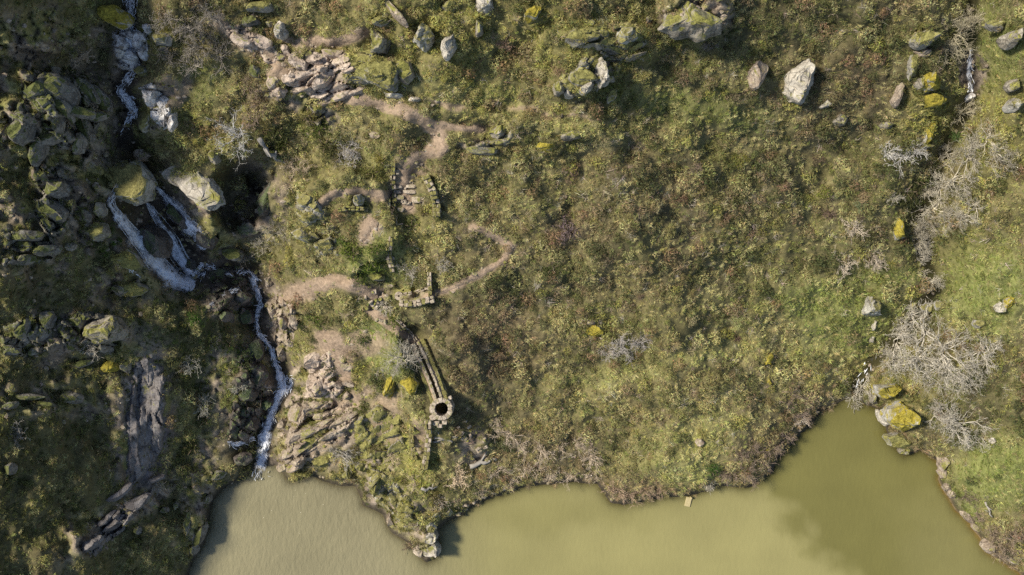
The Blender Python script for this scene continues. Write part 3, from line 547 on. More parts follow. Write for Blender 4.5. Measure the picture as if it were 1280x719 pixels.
# the long bare slab and its ribs
def bedrock(poly, mat, amp, label, cell=9, an=2.0, rot=0, lift=.18, seed=3):
    pa = np.array(poly, np.float32); lo, hi = pa.min(0) - 6, pa.max(0) + 6; X, Y, V_, q_ = grid_mesh(np.arange(lo[0], hi[0], 1.5, dtype=np.float32), np.arange(lo[1], hi[1], 1.5, dtype=np.float32), zat)
    Xw, Yw = X + fbm(X, Y, 14, seed, 3) * 5, Y + fbm(X, Y, 14, seed + 50, 3) * 5; d, _, _ = dist_line(list(poly) + [poly[0]], Xw, Yw); d = np.where(inside(poly, Xw, Yw), d, -d)
    h, _, e_ = worley(X + fbm(X, Y, 20, seed + 9, 3) * 6, Y, cell, an, rot, seed); z = zat(X, Y) + np.where(d > 0, lift * sstep(0, 5, d) + amp * (h - .25) * sstep(0, 6, d) - .3 * amp * (1 - sstep(0, .13, e_)) + .07 * fbm(X, Y, 5, seed + 4, 2), -.4 - 0 * d)
    V_ = PN(X, Y, z).reshape(-1, 3); keep = (d > -4).ravel(); q_ = q_[keep[q_].all(1)]; us_, inv = np.unique(q_, return_inverse=True)
    c_ = P(float(pa[:, 0].mean()), float(pa[:, 1].mean()), float(zat(*pa.mean(0)))); V_ = V_[us_] - np.array(c_[:])
    return tag(link('rock_slab', mesh_np('rock_slab', V_, inv.reshape(-1, 4), RM[mat], False), None, c_), label, 'rock', None, 'thing')
bedrock([(168,448),(186,446),(204,456),(208,500),(207,545),(200,578),(184,594),(166,606),(158,596),(158,545),(162,490)],'B',.32,'long bare purple-grey rock slab on the shaded slope',8,5,86,.3)
bedrock([(30,92),(52,82),(82,88),(108,98),(128,122),(126,150),(120,176),(96,192),(60,184),(36,180),(14,176),(10,148),(24,126)],'S',1.3,'fractured grey crag face left of the upper stream',13,3,48)
bedrock([(72,394),(100,388),(146,392),(158,420),(154,446),(120,446),(84,440),(70,420)],'S',.8,'weathered rock bed around the pale-rimmed outcrop',9,2,10,.1,5)
bedrock([(0,405),(30,398),(66,404),(68,430),(50,448),(0,446)],'S',.9,'broken grey rock ledges at the left edge',9,2.5,-20,.15,7)
bedrock([(40,205),(80,212),(96,250),(86,290),(60,300),(44,270)],'S',1.1,'steep fractured rock rib facing the waterfalls',12,2.8,60,.15,11)
bedrock([(4,285),(60,288),(84,312),(60,330),(0,334)],'S',.9,'low broken rock ledges left of the waterfalls',8,2.8,5,.12,13)
bedrock([(100,690),(130,650),(190,605),(200,612),(160,655),(120,700)],'B',.9,'diagonal grey rock bed below the long bare slab',7,4,-38,.15,17)
bedrock([(278,32),(300,28),(336,52),(360,72),(346,84),(312,66),(286,52)],'Q',.35,'pale pink bedrock pavement at the head of the path',9,2,25,.12,19)
bedrock([(352,92),(380,72),(430,60),(446,78),(440,100),(452,118),(410,130),(372,116)],'Q',.9,'pinkish fractured bedrock bank above the path',9,2.6,-28,.15,23)
bedrock([(345,575),(362,540),(380,505),(420,500),(450,515),(440,535),(405,565),(370,590)],'K',.95,'tan tilted bedrock shelf beside the stream mouth',9,3.2,-32,.15,29)
bedrock([(172,108),(190,102),(206,126),(218,160),(206,166),(190,146)],'W',.6,'pale wet bedrock beside the upper channel',8,2,50,.12,31)
bedrock([(140,40),(160,32),(186,40),(184,70),(176,90),(150,88),(140,66)],'W',.9,'pale wet bedrock under the upper rapids',8,1.6,70,.1,37)
bedrock([(698,112),(704,90),(728,72),(752,66),(772,78),(770,100),(745,116),(716,124)],'M',.8,'mossy rock bed under the central outcrop',9,1.8,-20,.1,43)
bedrock([(700,58),(716,38),(750,32),(800,30),(812,50),(806,78),(770,80),(740,62)],'M',.7,'mossy rock terrace carrying the two ledges',9,2.2,-10,.08,47)
bedrock([(428,96),(440,66),(470,58),(505,64),(516,90),(512,122),(480,124),(452,112)],'M',.7,'olive rock bed around the mossy outcrop ledge',9,2,5,.08,53)
bedrock([(366,240),(392,236),(404,262),(424,290),(424,318),(400,322),(372,302)],'T',.8,'mossy rock edge carrying the stepped boulders',8,1.8,20,.1,59)
bedrock([(585,178),(610,174),(640,158),(648,166),(632,182),(606,194)],'G',.5,'grey rock bed below the short path',8,2.2,-12,.1,61)
bedrock([(456,606),(464,584),(484,578),(500,604),(516,626),(536,648),(532,662),(505,664),(490,650),(472,632)],'T',.55,'mossy rock backbone of the spit',9,1.8,40,.05,67)
bedrock([(385,455),(410,436),(424,470),(440,486),(420,500),(380,500)],'Q',.5,'pale bedrock around the largest fractured slab',10,1.8,-10,.1,71)
bedrock([(440,530),(470,505),(500,520),(508,560),(480,580),(446,572)],'M',.7,'mossy stepped rock slope left of the mill terrace',9,2,-30,.1,73)
bedrock([(262,335),(300,330),(322,352),(318,392),(282,404),(262,380)],'D',.7,'wet dark rock floor beside the plunge pool',8,1.8,20,.05,79)
bedrock([(296,430),(330,440),(330,520),(312,560),(284,545),(290,480)],'D',.9,'dark wet rock wall left of the lower stream',9,1.8,80,.1,83)
bedrock([(330,372),(352,366),(372,380),(372,420),(352,440),(338,420)],'K',.7,'brown fractured bedrock beside the middle stream',8,2.4,85,.12,41)
for a in [(168,632,40,13,-38,1.0),(140,656,36,12,-38,1.0),(148,617,34,11,-38,.9),(126,655,22,10,-30,.9),(110,682,30,12,-28,1.0),(172,628,14,10,-30,.8),(190,602,28,8,-20,.9),(135,646,18,8,-35,.8)]:
    rock(*a, 'B', None, cl=('grey diagonal rock rib below the long bare slab', 'rock', 'ribs below the bare slab'), name='rock', flat=(1.1, .6))
for a in [(247,672,12,34,25,1.3),(232,655,8,34,8,1.1),(172,664,10,14,0,.8),(218,632,8,12,20,.8),(240,690,10,16,0,1.0),(258,625,8,14,0,.8),(204,640,10,10,0,.7),(270,595,20,12,-20,1.0)]:
    rock(*a, 'S', None, cl=('dark grey rock along the lake bank under the shaded slope', 'rock', 'bank rocks below the shaded slope'), name='rock')
# rocks along the lower stream
for a in [(300,372,22,16,0,1.0),(278,395,20,16,0,1.0),(306,395,18,22,0,1.0),(335,352,14,14,0,.9),(338,385,16,28,0,1.1),(352,398,14,30,-5,1.1),(366,400,12,26,0,1.0),(318,440,18,30,0,1.0),(322,470,20,26,0,1.1),(308,495,22,20,0,1.1),(330,505,18,16,0,.9),(362,505,16,14,0,.9),(310,530,22,24,0,1.2),(300,575,26,16,0,1.1),(350,440,16,22,0,.9),(362,428,16,14,0,.9),(352,530,18,14,-30,.9),(295,352,16,10,0,.8)]:
    rock(*a, 'D' if a[0] < 334 else 'K', None, cl=('wet brown rock hemming in the lower stream', 'rock', 'rocks along the lower stream'), name='rock')
# pale slab outcrop
rock(0,0,0,0,0,1.4,'Q','largest pale fractured slab on the outcrop beside the lower stream',lvl=4,name='rock_slab',poly=[(378,474),(394,466),(412,474),(416,484),(414,494),(398,496),(382,500),(376,488)],boxy=.35)
rock(0,0,0,0,0,1.2,'Q','pale slab just above the largest fractured slab',name='rock_slab',poly=[(372,446),(388,440),(406,434),(404,450),(396,462),(378,464)],boxy=.35)
for a in [(425,482,16,10,0,.9),(438,480,16,8,0,.7),(386,512,22,16,-10,1.1),(396,506,22,10,-8,.9),(432,496,14,8,-25,.8),(372,518,22,18,-20,1.1),(404,520,26,10,-15,.9),(428,525,30,8,-35,.9),(440,520,22,6,-40,.8),(396,536,46,10,-28,1.0),(372,545,36,12,-30,1.1),(360,565,28,12,-35,1.1),(384,556,40,10,-35,1.0),(412,545,30,8,-30,.9),(352,585,16,14,-30,1.0),(372,580,30,10,-35,1.0),(434,458,18,10,0,.7),(428,448,10,10,0,.6)]:
    rock(*a, 'K', None, cl=('tan bedrock slab tilted beside the lower stream', 'rock slab', 'tilted slabs of the pale outcrop'), name='rock_slab', boxy=.35, flat=(1.3, .72))
for a in [(432,592,12,20,30,1.2),(452,585,18,14,0,.9),(400,578,20,18,0,1.0),(380,592,20,10,0,.9),(418,596,16,10,0,.8)]:
    rock(*a, 'M', None, cl=('mossy rock on the shore right of the stream mouth', 'rock', 'shore rocks by the stream mouth'), name='rock')
# top middle
rock(349,35,16,21,10,1.3,'P','upright whitish block beside the pink path'); rock(312,25,24,14,0,1.1,'S','dark grey flat rock at the top edge of the pink path'); rock(335,28,12,9,0,.7,'G','small grey stone next to the whitish block')
rock(472,47,32,34,0,1.9,'G','round speckled grey boulder above the mossy outcrop',lvl=4); rock(0,0,0,0,0,1.9,'T','heart-shaped mossy boulder with a grey lower rim',lvl=4,poly=[(513,28),(522,23),(538,26),(543,36),(538,48),(534,59),(526,54),(515,46)],boxy=.42)
rock(0,0,0,0,0,1.6,'P','kite-shaped pale boulder with olive speckles',lvl=4,poly=[(552,46),(562,38),(571,42),(573,52),(563,66),(557,73),(551,62)],boxy=.42)
rock(505,82,20,34,-5,1.6,'G','tall grey rock at the right end of the mossy outcrop'); rock(0,0,0,0,0,1.6,'M','broad mossy outcrop ledge above the pink path',lvl=4,poly=[(433,92),(446,70),(470,64),(492,70),(498,108),(488,112),(464,100)],boxy=.4)
rock(492,119,30,8,5,.8,'P','flat pale slab under the mossy outcrop'); rock(518,123,16,8,-10,.7,'P','small pale slab beside the flat slab under the outcrop'); rock(604,4,30,20,15,1.4,'P','pale rounded boulder cut by the top edge'); rock(494,14,12,46,-38,1.0,'K','long pale diagonal rock strip near the top edge')
rock(475,22,22,12,-10,1.0,'M','mossy boulder above the speckled grey boulder'); rock(560,8,22,16,0,1.0,'M','moss-hidden rock at the top edge beside the pale boulder'); rock(598,32,12,22,0,1.0,'G','narrow grey rock right of the kite-shaped boulder')
rock(320,4,40,12,0,1.1,'M','olive mossy rock at the top edge beside the bare thicket'); rock(318,88,24,14,0,1.2,'S','dark mossy rock below the pink bedrock'); rock(395,133,20,18,0,1.1,'G','rounded grey boulder just under the pink path'); rock(468,168,18,10,10,.8,'K','flat tan stone below the bend of the pink path')
for a in [(300,46,26,14,20,.7),(325,50,24,12,30,.7),(356,62,18,10,40,.7),(372,76,24,14,20,.9),(395,72,28,12,10,.9),(420,66,30,12,10,.9),(382,90,40,12,-20,1.0),(404,98,34,10,-35,1.0),(360,98,22,14,20,.9),(378,108,30,8,-20,.8),(346,112,16,12,0,.8),(432,116,34,7,-25,.8),(410,124,26,8,-20,.8),(448,112,20,8,-15,.8),(436,84,16,18,-40,1.0),(338,102,14,14,0,.8)]:
    rock(*a, 'Q', None, cl=('pinkish bedrock slab of the outcrop above the path', 'rock slab', 'slabs of the pink outcrop'), name='rock_slab', boxy=.35, flat=(1.35, .62))
# right of the path
rock(625,163,30,17,-25,1.2,'G','lens-shaped grey boulder at the end of the short path'); rock(608,186,44,11,4,.9,'G','long flat grey rock below the lens-shaped boulder'); rock(715,168,30,12,-8,.9,'G','grey ledge half buried in the grass terrace'); rock(684,183,26,12,0,.9,'Y','yellowish ledge rock on the heath below the grass terrace')
rock(0,0,0,0,0,1.8,'P','pale angular rock face of the central outcrop',lvl=4,poly=[(742,82),(752,71),(766,76),(767,90),(762,100),(748,108),(742,98)],boxy=.4)
rock(734,106,26,12,-35,1.2,'P','pale rock arm sloping below the pale angular face'); rock(700,108,14,20,30,1.2,'G','small grey rock at the left foot of the central outcrop'); rock(711,116,16,9,30,1.0,'P','white stone at the lower foot of the central outcrop')
rock(728,92,30,24,0,1.4,'M','olive mossy hump inside the central outcrop'); rock(0,0,0,0,0,1.3,'M','long mossy ledge above the central outcrop',poly=[(704,52),(716,40),(740,36),(756,36),(752,44),(730,52),(712,58)])
rock(0,0,0,0,0,1.4,'T','short mossy ledge with a pale edge right of the long ledge',poly=[(768,36),(782,28),(798,34),(804,42),(790,48),(776,56),(770,48)]); rock(795,68,28,8,-20,1.0,'G','thin grey ledge beneath the short mossy ledge'); rock(765,118,20,14,-40,1.0,'M','low mossy rock right below the central outcrop')
rock(737,26,18,10,10,.9,'G','small grey rock above the long mossy ledge'); rock(665,13,26,18,-15,1.2,'Y','yellow-mossed rock near the top edge left of the ledges')
rock(0,0,0,0,0,2.2,'G','huge pale grey boulder at the top edge',lvl=4,poly=[(828,30),(838,22),(838,-6),(910,-8),(918,10),(908,32),(880,42),(862,36),(846,38)],boxy=.4)
rock(950,86,26,42,15,1.4,'K','tan lichen boulder left of the big white-grey one'); rock(0,0,0,0,0,2.0,'P','big whitish boulder with yellow lichen on the upper right slope',lvl=4,poly=[(983,108),(986,88),(1000,74),(1018,72),(1024,90),(1018,112),(1014,131),(996,124)],boxy=.4)
rock(1034,130,16,8,-15,.8,'P','small pale stone below the big whitish boulder'); rock(1053,149,20,15,-20,.9,'G','grey triangular stone on the upper right slope'); rock(812,22,12,8,0,.8,'G','small grey stone just left of the huge boulder')
# right gully
rock(0,0,0,0,0,2.0,'Y','bright yellow moss boulder, upper of a touching pair',lvl=4,poly=[(1150,90),(1160,84),(1172,88),(1184,100),(1189,114),(1178,116),(1164,112),(1152,104)],boxy=.4)
rock(1168,123,38,17,10,1.2,'Y','flatter yellow moss boulder, lower of a touching pair'); rock(1154,103,10,16,-30,1.2,'G','grey stone wedged against the bright yellow boulder'); rock(1126,117,12,30,10,1.2,'K','tan upright rock left of the yellow moss pair'); rock(1145,82,14,34,0,1.2,'M','olive mossy rock above the yellow moss pair')
rock(1158,45,32,24,0,1.4,'M','mossy dark boulder under the thicket at upper right'); rock(1158,63,20,14,0,1.0,'K','tan rock under the mossy dark boulder at upper right'); rock(1272,44,26,22,10,1.6,'G','rounded grey boulder at the upper right edge'); rock(1273,105,18,18,0,1.3,'G','pale grey boulder on the right edge, upper of two'); rock(1273,130,20,18,0,1.3,'T','olive boulder on the right edge, lower of two')
rock(1216,120,14,12,0,.9,'W','white wet stone in the top of the brook gully'); rock(1166,165,16,34,5,1.3,'Y','tall yellow-mossed rock beside the pale thicket'); rock(1158,180,26,10,5,.8,'G','flat grey stone at the head of the pale thicket'); rock(1195,55,12,10,0,.8,'G','grey stone beneath the upper right thicket')
rock(1112,155,18,12,0,.8,'G','low grey stone beneath the tall yellow-mossed rock'); rock(1250,30,26,10,10,1.0,'M','mossy ledge near the upper right corner')
rock(0,0,0,0,0,1.9,'Y','tan-olive leaning rock in the right gully',poly=[(1117,275),(1124,270),(1134,276),(1138,292),(1136,304),(1126,302),(1120,290)])
rock(0,0,0,0,0,2.0,'T','squarish yellow-topped boulder with a white cap',lvl=4,poly=[(1077,376),(1086,368),(1098,370),(1110,382),(1111,394),(1098,402),(1080,402),(1076,390)],boxy=.4)
rock(1094,408,8,14,10,.9,'P','small pale stone under the white-capped boulder'); rock(1091,424,7,10,0,.7,'P','tiny pale stone beside the dark brook pool'); rock(1254,384,18,15,20,.9,'P','white stone lying on the bright grass'); rock(1264,378,14,18,0,.9,'Y','yellow stone touching the white stone on the grass')
rock(0,0,0,0,0,2.6,'Y','yellow-topped boulder at the gully mouth, upper of two',lvl=4,poly=[(1095,480),(1108,474),(1125,473),(1140,482),(1143,492),(1130,498),(1112,502),(1098,502)],boxy=.38)
rock(0,0,0,0,0,2.9,'Y','yellow-topped boulder with a white face at the gully mouth',lvl=4,poly=[(1108,516),(1122,504),(1132,500),(1146,502),(1150,520),(1150,536),(1140,548),(1126,540),(1112,528)],boxy=.38)
rock(1108,524,10,24,-35,1.2,'P','white rock face against the white-faced boulder'); rock(1094,496,9,18,0,1.1,'G','small grey rock left of the upper gully-mouth boulder'); rock(1126,552,36,20,25,1.1,'M','mossy shore rock below the white-faced boulder'); rock(1132,564,16,10,0,.8,'G','grey stone at the water below the white-faced boulder')
rock(1165,385,20,14,0,.9,'T','yellowish stone among the pale branches above the grass'); rock(1178,382,14,12,0,.8,'T','second yellowish stone beside the brook under branches'); rock(1226,405,16,12,0,.7,'T','small ochre stone in the bright grass')
for a in [(1181,580,12,20,0,.8),(1180,592,12,12,0,.5),(1186,610,12,10,0,.7),(1192,618,10,10,0,.5),(1212,648,22,8,38,.45),(1240,686,18,14,40,1.0),(1268,702,20,8,25,.7),(1222,660,14,8,40,.4)]:
    rock(*a, 'K', None, flat=(1.15, .75), cl=('ochre shore stone along the right lake bank', 'rock', 'stones of the right lake bank'), name='rock')
rock(744,414,26,18,0,1.0,'Y','yellow-mossed rock in the middle of the heath'); rock(738,403,14,10,0,.7,'K','tan stone on top of the yellow-mossed heath rock'); rock(961,449,12,22,35,.8,'Y','narrow yellow stone on the lower right heath'); rock(962,478,10,10,0,.6,'Y','small yellow stone under the narrow yellow stone')
rock(962,562,8,6,0,.5,'Y','tiny yellow stone above the brown bank bushes'); rock(876,552,12,14,0,.6,'K','tan stone on the lower grassy slope'); rock(900,552,10,12,0,.6,'G','grey stone beside the tan stone on the lower slope'); rock(1242,552,8,8,0,.5,'P','pale pebble on the lower right grass')
# terrace boulders
for a, m_ in [((380,249,26,20,-8,1.8),'T'),((384,270,26,14,-15,1.5),'T'),((378,291,26,22,15,1.6),'T'),((406,306,26,22,10,1.6),'T'),((414,284,14,9,0,.9),'G')]:
    rock(*a, m_, None, cl=('moss-topped boulder in the stepped row beside the dark chasm', 'boulder', 'stepped boulders beside the chasm'))
rock(340,192,40,10,38,1.2,'S','dark grey rock rib at the head of the chasm'); rock(305,285,30,26,0,1.4,'D','dark wet boulder in the bottom of the chasm'); rock(330,250,22,40,10,1.2,'D','dark rock wall on the floor of the chasm'); rock(265,195,16,20,20,1.2,'G','grey rock just above the long pale boulder')
rock(445,250,16,18,0,1.0,'T','mossy stone on the brown terrace'); rock(468,345,22,12,20,.7,'G','pale curved stone at the foot of the green bushes')
# mossy rocks left of the mill, and the spit
rock(484,485,17,30,8,1.7,'Y','upright yellow mossy rock left of the mill channel'); rock(510,482,24,28,-15,1.6,'Y','yellow-green mossy rock under the big bare bush')
rock(0,0,0,0,0,2.4,'M','tall mossy crag at the edge of the lake',lvl=4,poly=[(458,610),(464,592),(474,582),(480,590),(478,606),(474,624),(466,630),(458,622)],boxy=.4)
rock(491,625,16,26,-5,1.6,'T','rounded mossy rock next to the tall lakeside crag'); rock(505,635,20,14,-30,1.2,'M','mossy rock in the middle of the spit'); rock(508,650,26,22,0,1.2,'M','broad olive rock on the spit'); rock(488,652,10,24,-5,1.0,'K','pinkish rock on the left flank of the spit')
rock(537,662,14,12,-20,1.0,'T','mossy knob on the right flank of the spit'); rock(537,674,19,18,-10,1.9,'P','pale rounded boulder near the tip of the spit'); rock(538,691,24,22,20,1.9,'P','pale double boulder forming the tip of the spit'); rock(560,642,12,12,0,.9,'T','small mossy boulder at the waterline right of the spit'); rock(546,645,18,9,-20,.9,'T','low mossy stone at the waterline right of the spit')
rock(523,690,14,14,0,.7,'C','low tan rock on the left of the spit tip')
for a in [(582,632,9,6,0,.5),(592,628,8,6,0,.5),(604,622,9,6,0,.5),(617,616,8,6,0,.5),(572,642,9,7,0,.5),(630,612,8,5,0,.4)]:
    rock(*a, 'C', None, cl=('small brown stone on the narrow shore right of the spit', 'rock', 'stones on the shore by the spit'), name='rock', lvl=2)

# ------------------------------------------------------------------ masonry
def block(sx, sy, sz, seed, jit=.12):
    r = np.random.default_rng(seed); bm = bmesh.new(); bmesh.ops.create_cube(bm, size=1); bmesh.ops.bevel(bm, geom=list(bm.edges), offset=.14, segments=1, affect='EDGES')
    for v in bm.verts: v.co = Vector((v.co.x * sx * (1 + r.normal(0, jit)), v.co.y * sy * (1 + r.normal(0, jit)), v.co.z * sz * (1 + r.normal(0, jit))))
    bmesh.ops.triangulate(bm, faces=bm.faces); me = bpy.data.meshes.new('stone'); bm.to_mesh(me); bm.free(); return me
def with_mat(me, m): me = me.copy(); me.materials.append(m); return me
_B = [block(1, 1, 1, i) for i in range(7)]
STONES = {k_: [with_mat(b, RM[k_]) for b in _B] for k_ in ('C', 'E', 'G', 'K')}
def curve_pts(pts, step):
    pts = np.array(pts, np.float32); s = np.r_[0, np.cumsum(np.hypot(*(pts[1:] - pts[:-1]).T))]; n_ = max(2, int(round(s[-1] / step)) + 1); t = np.linspace(0, s[-1], n_)
    x, y = np.interp(t, s, pts[:, 0]), np.interp(t, s, pts[:, 1]); tx, ty = np.gradient(x), np.gradient(y); l = np.hypot(tx, ty); return x, y, tx / l, ty / l
def lay(parent, origin, u, v, z, ang, size, kind='C', tilt=.05):
    o = link('stone', random.choice(STONES[kind]), parent, P(u, v, z) - origin, (random.gauss(0, tilt), random.gauss(0, tilt), ang + random.gauss(0, .06)), size); return o
pen_o = P(552, 511, ZT - 3.5); pen = link('mill_penstock', None, None, pen_o); tag(pen, 'round stone well shaft of a ruined mill with its long water channel', 'ruin')
CH = [(521,431),(527,444),(534,460),(540,474),(545,488),(549,500)]
# earth-filled core with the channel groove
x, y, tx, ty = curve_pts(CH, 3.5); prof = [(-11, -2.6), (-9.5, -.05), (-2.2, 0), (-2.1, -.6), (1.9, -.6), (2.0, 0), (8.0, -.08), (9.6, -.3), (10.6, -3.6)]
Vs, Qs = [], []
for i in range(len(x)):
    nx_, ny_ = -ty[i], tx[i]
    for (o_, z_) in prof: p = P(x[i] - nx_ * o_, y[i] - ny_ * o_, ZT + z_) - pen_o; Vs.append(p[:])
m_ = len(prof)
for i in range(len(x) - 1):
    for j in range(m_ - 1): Qs.append((i * m_ + j, i * m_ + j + 1, (i + 1) * m_ + j + 1, (i + 1) * m_ + j))
mm, n, bs, L = new_mat('trodden_masonry_fill'); p = wpos(n); a = noise(n, L, p, 3, 7); b_ = noise(n, L, p, 1.1, 4)
L.new(mixc(n, L, ramp_out(n, L, b_, .5, .6, 0, .8), mixc(n, L, a, (.2, .145, .095, 1), (.42, .31, .22, 1)), (.2, .18, .05, 1)), bs.inputs['Base Color']); bs.inputs['Roughness'].default_value = .95; bump(n, L, a, bs, .7, .08)
link('channel_bed', mesh_np('channel_bed', np.array(Vs), np.array(Qs), mm), pen)
x, y, tx, ty = curve_pts(CH, 6.2)
for i in range(len(x)):
    ang = math.atan2(-ty[i], tx[i]); nx_, ny_ = -ty[i], tx[i]
    for o_, wd_, k_ in ((-3.6, .2, 'C'), (3.2, .2, 'C')):
        lay(pen, pen_o, x[i] - nx_ * o_, y[i] - ny_ * o_, ZT + .02, ang, (random.uniform(.36, .42), wd_, .3), k_)
    lay(pen, pen_o, x[i] - nx_ * 8.8, y[i] - ny_ * 8.8, ZT - .12, ang, (.42, random.uniform(.2, .34), .3), 'E')
    lay(pen, pen_o, x[i] + nx_ * 9.2, y[i] + ny_ * 9.2, ZT - .1, ang, (.42, random.uniform(.2, .3), .25), 'E')
    for c in range(8): lay(pen, pen_o, x[i] - nx_ * (10.2 + c * .08), y[i] - ny_ * (10.2 + c * .08), ZT - .45 - c * .36, ang, (.44, .34, .34), 'E' if c % 3 == 0 else 'C')
# the shaft: wedge stones in courses
f = S * (D - ZT) / D; RI, RO = 8.6 * f, 14.2 * f
def wedge(seed, n_=15):
    r = np.random.default_rng(seed); a = math.pi / n_ * .93; co = []
    for z_ in (-.5, .5):
        for rr, sg in ((RI, -1), (RO, -1), (RO, 1), (RI, 1)):
            q_ = rr * (1 + r.normal(0, .035)); co.append((q_ * math.cos(a * sg), q_ * math.sin(a * sg), z_ * (1 + r.normal(0, .12))))
    bm = bmesh.new(); vv = [bm.verts.new(c) for c in co]
    for fc in ((3,2,1,0),(4,5,6,7),(0,1,5,4),(1,2,6,5),(2,3,7,6),(3,0,4,7)): bm.faces.new([vv[i] for i in fc])
    bmesh.ops.bevel(bm, geom=list(bm.edges), offset=.03, segments=1, affect='EDGES'); bmesh.ops.triangulate(bm, faces=bm.faces)
    me = bpy.data.meshes.new('stone'); bm.to_mesh(me); bm.free(); return me
WD = [wedge(i) for i in range(5)]; WP = [with_mat(w_, RM['C']) for w_ in WD]; 
shaft = link('shaft', None, pen, P(552, 511, ZT) - pen_o)
for c in range(9):
    for i in range(15):
        s_ = 1 + (.03 if c else 0) * 1 + random.gauss(0, .02)
        link('stone', random.choice(WP), shaft, (0, 0, .1 - c * .42), (0, 0, (i + (c % 2) * .5) * 2 * math.pi / 15), (s_, s_, .4))
bmd, n, bs, L = new_mat('dark_shaft_bottom'); bs.inputs['Base Color'].default_value = (.02, .022, .012, 1); bs.inputs['Roughness'].default_value = .3
an = np.linspace(0, 2 * np.pi, 24, endpoint=False); link('shaft_floor', mesh_np('shaft_floor', np.concatenate([np.stack([np.cos(an) * RI * 1.1, np.sin(an) * RI * 1.1, an * 0 - 3.3], 1), [[0, 0, -3.3]]]), np.array([(i, (i + 1) % 24, 24) for i in range(24)]), bmd), shaft)
for (u, v, sx, sy, a) in [(541,522,.5,.4,.3),(545,529,.5,.35,.1),(556,528,.4,.3,0),(540,512,.35,.5,0),(562,498,.4,.3,.5),(550,532,.4,.3,-.2)]: lay(pen, pen_o, u, v, ZT - .25, a, (sx, sy, .4), 'C')
# lower wall below the shaft
def rubble_wall(pts, wpx, hm, label, kinds='CE', step=5.5, rows=2, base=None):
    ou, ov = pts[0]; o0 = on(ou, ov, -.1); root = link('ruined_wall', None, None, o0); tag(root, label, 'wall', 'ruined mill walls')
    x, y, tx, ty = curve_pts(pts, step)
    for i in range(len(x)):
        ang = math.atan2(-ty[i], tx[i]); nx_, ny_ = -ty[i], tx[i]; z0 = float(zat(x[i], y[i])); fz = S * (D - z0) / D
        nc = max(1, int(hm / .32)); top = max(1, nc - random.choice((0, 0, 1)))
        for c in range(top):
            for r_ in range(rows):
                o_ = ((r_ + .5) / rows - .5) * wpx * 2
                lay(root, o0, x[i] - nx_ * o_ + random.gauss(0, .4), y[i] - ny_ * o_ + random.gauss(0, .4), z0 + .1 + c * .32, ang, (step * fz * random.uniform(.8, 1.05), wpx * 2 / rows * fz * random.uniform(.8, 1.1), .33), random.choice(kinds), .09)
    return root
rubble_wall([(535,528),(536,545),(534,565),(531,584)], 3.5, 1.3, 'mossy wall stub running down below the mill shaft', 'EEC')
rubble_wall([(515,535),(514,552),(518,572)], 3, .7, 'low mossy wall on the left of the lower mill terrace', 'EEE')
rubble_wall([(502,379),(515,380),(528,377),(540,374)], 4, 1.3, 'crumbling tan wall beside the round millstone', 'CCCE')
rubble_wall([(537,343),(537,355),(538,372)], 2.6, 1.1, 'narrow upright wall joining the crumbling tan wall', 'CCE')
rubble_wall([(507,368),(520,365),(534,360)], 1.8, .6, 'thin wall line above the crumbling tan wall', 'CCC')
rubble_wall([(492,206),(491,222),(493,240),(493,262)], 2.4, .9, 'low stone wall on the left edge of the steps', 'CEG')
rubble_wall([(533,222),(540,236),(545,252),(546,268)], 4.5, 1.3, 'mossy stone wall on the right edge of the steps', 'EEC')
rubble_wall([(425,262),(440,260),(458,262)], 2.4, .7, 'short terrace wall below the brown terrace', 'EG')
rubble_wall([(488,300),(486,318),(490,338)], 3, .8, 'tumbled wall line between the green bushes and the heath', 'CGE')
rubble_wall([(496,400),(512,414),(519,424)], 2, .5, 'row of pale stones edging the path to the mill channel', 'CCC')
rubble_wall([(516,432),(523,429)], 2, .9, 'pale lintel stones at the head of the mill channel', 'CCC')
st = link('stone_steps', None, None, on(512, 240)); tag(st, 'flight of pale stone steps on the pink path', 'steps'); so_ = on(512, 240)
for i, (u, v, w_, h_) in enumerate([(514,233,12,4.5),(513,240,15,4.5),(497,240,9,5),(500,247,12,5),(521,250,12,7),(498,234,10,4),(508,254,10,4)]):
    f = scl(u, v); z0 = float(zat(u, v)); o = lay(st, so_, u, v, z0 + .12, random.gauss(0, .05), (w_ * f, h_ * f, .35), 'C'); o.name = 'step'
# millstone
def lathe(name, prof, n_, mat):
    V_ = []; Q_ = []
    for i in range(n_):
        a = 2 * math.pi * i / n_
        for r_, z_ in prof: V_.append((r_ * math.cos(a), r_ * math.sin(a), z_))
    k_ = len(prof)
    for i in range(n_):
        for j in range(k_): Q_.append((i * k_ + j, ((i + 1) % n_) * k_ + j, ((i + 1) % n_) * k_ + (j + 1) % k_, i * k_ + (j + 1) % k_))
    return mesh_np(name, np.array(V_), np.array(Q_), mat)
f = scl(499, 370); tag(link('millstone', lathe('millstone', [(.07, -.15), (5.4 * f, -.15), (5.5 * f, .1), (5.2 * f, .16), (.09, .18), (.07, .14)], 28, RM['C']), None, on(499, 370, .25), (.06, -.05, 0)), 'round pale millstone with a centre hole lying on the ruins', 'millstone')
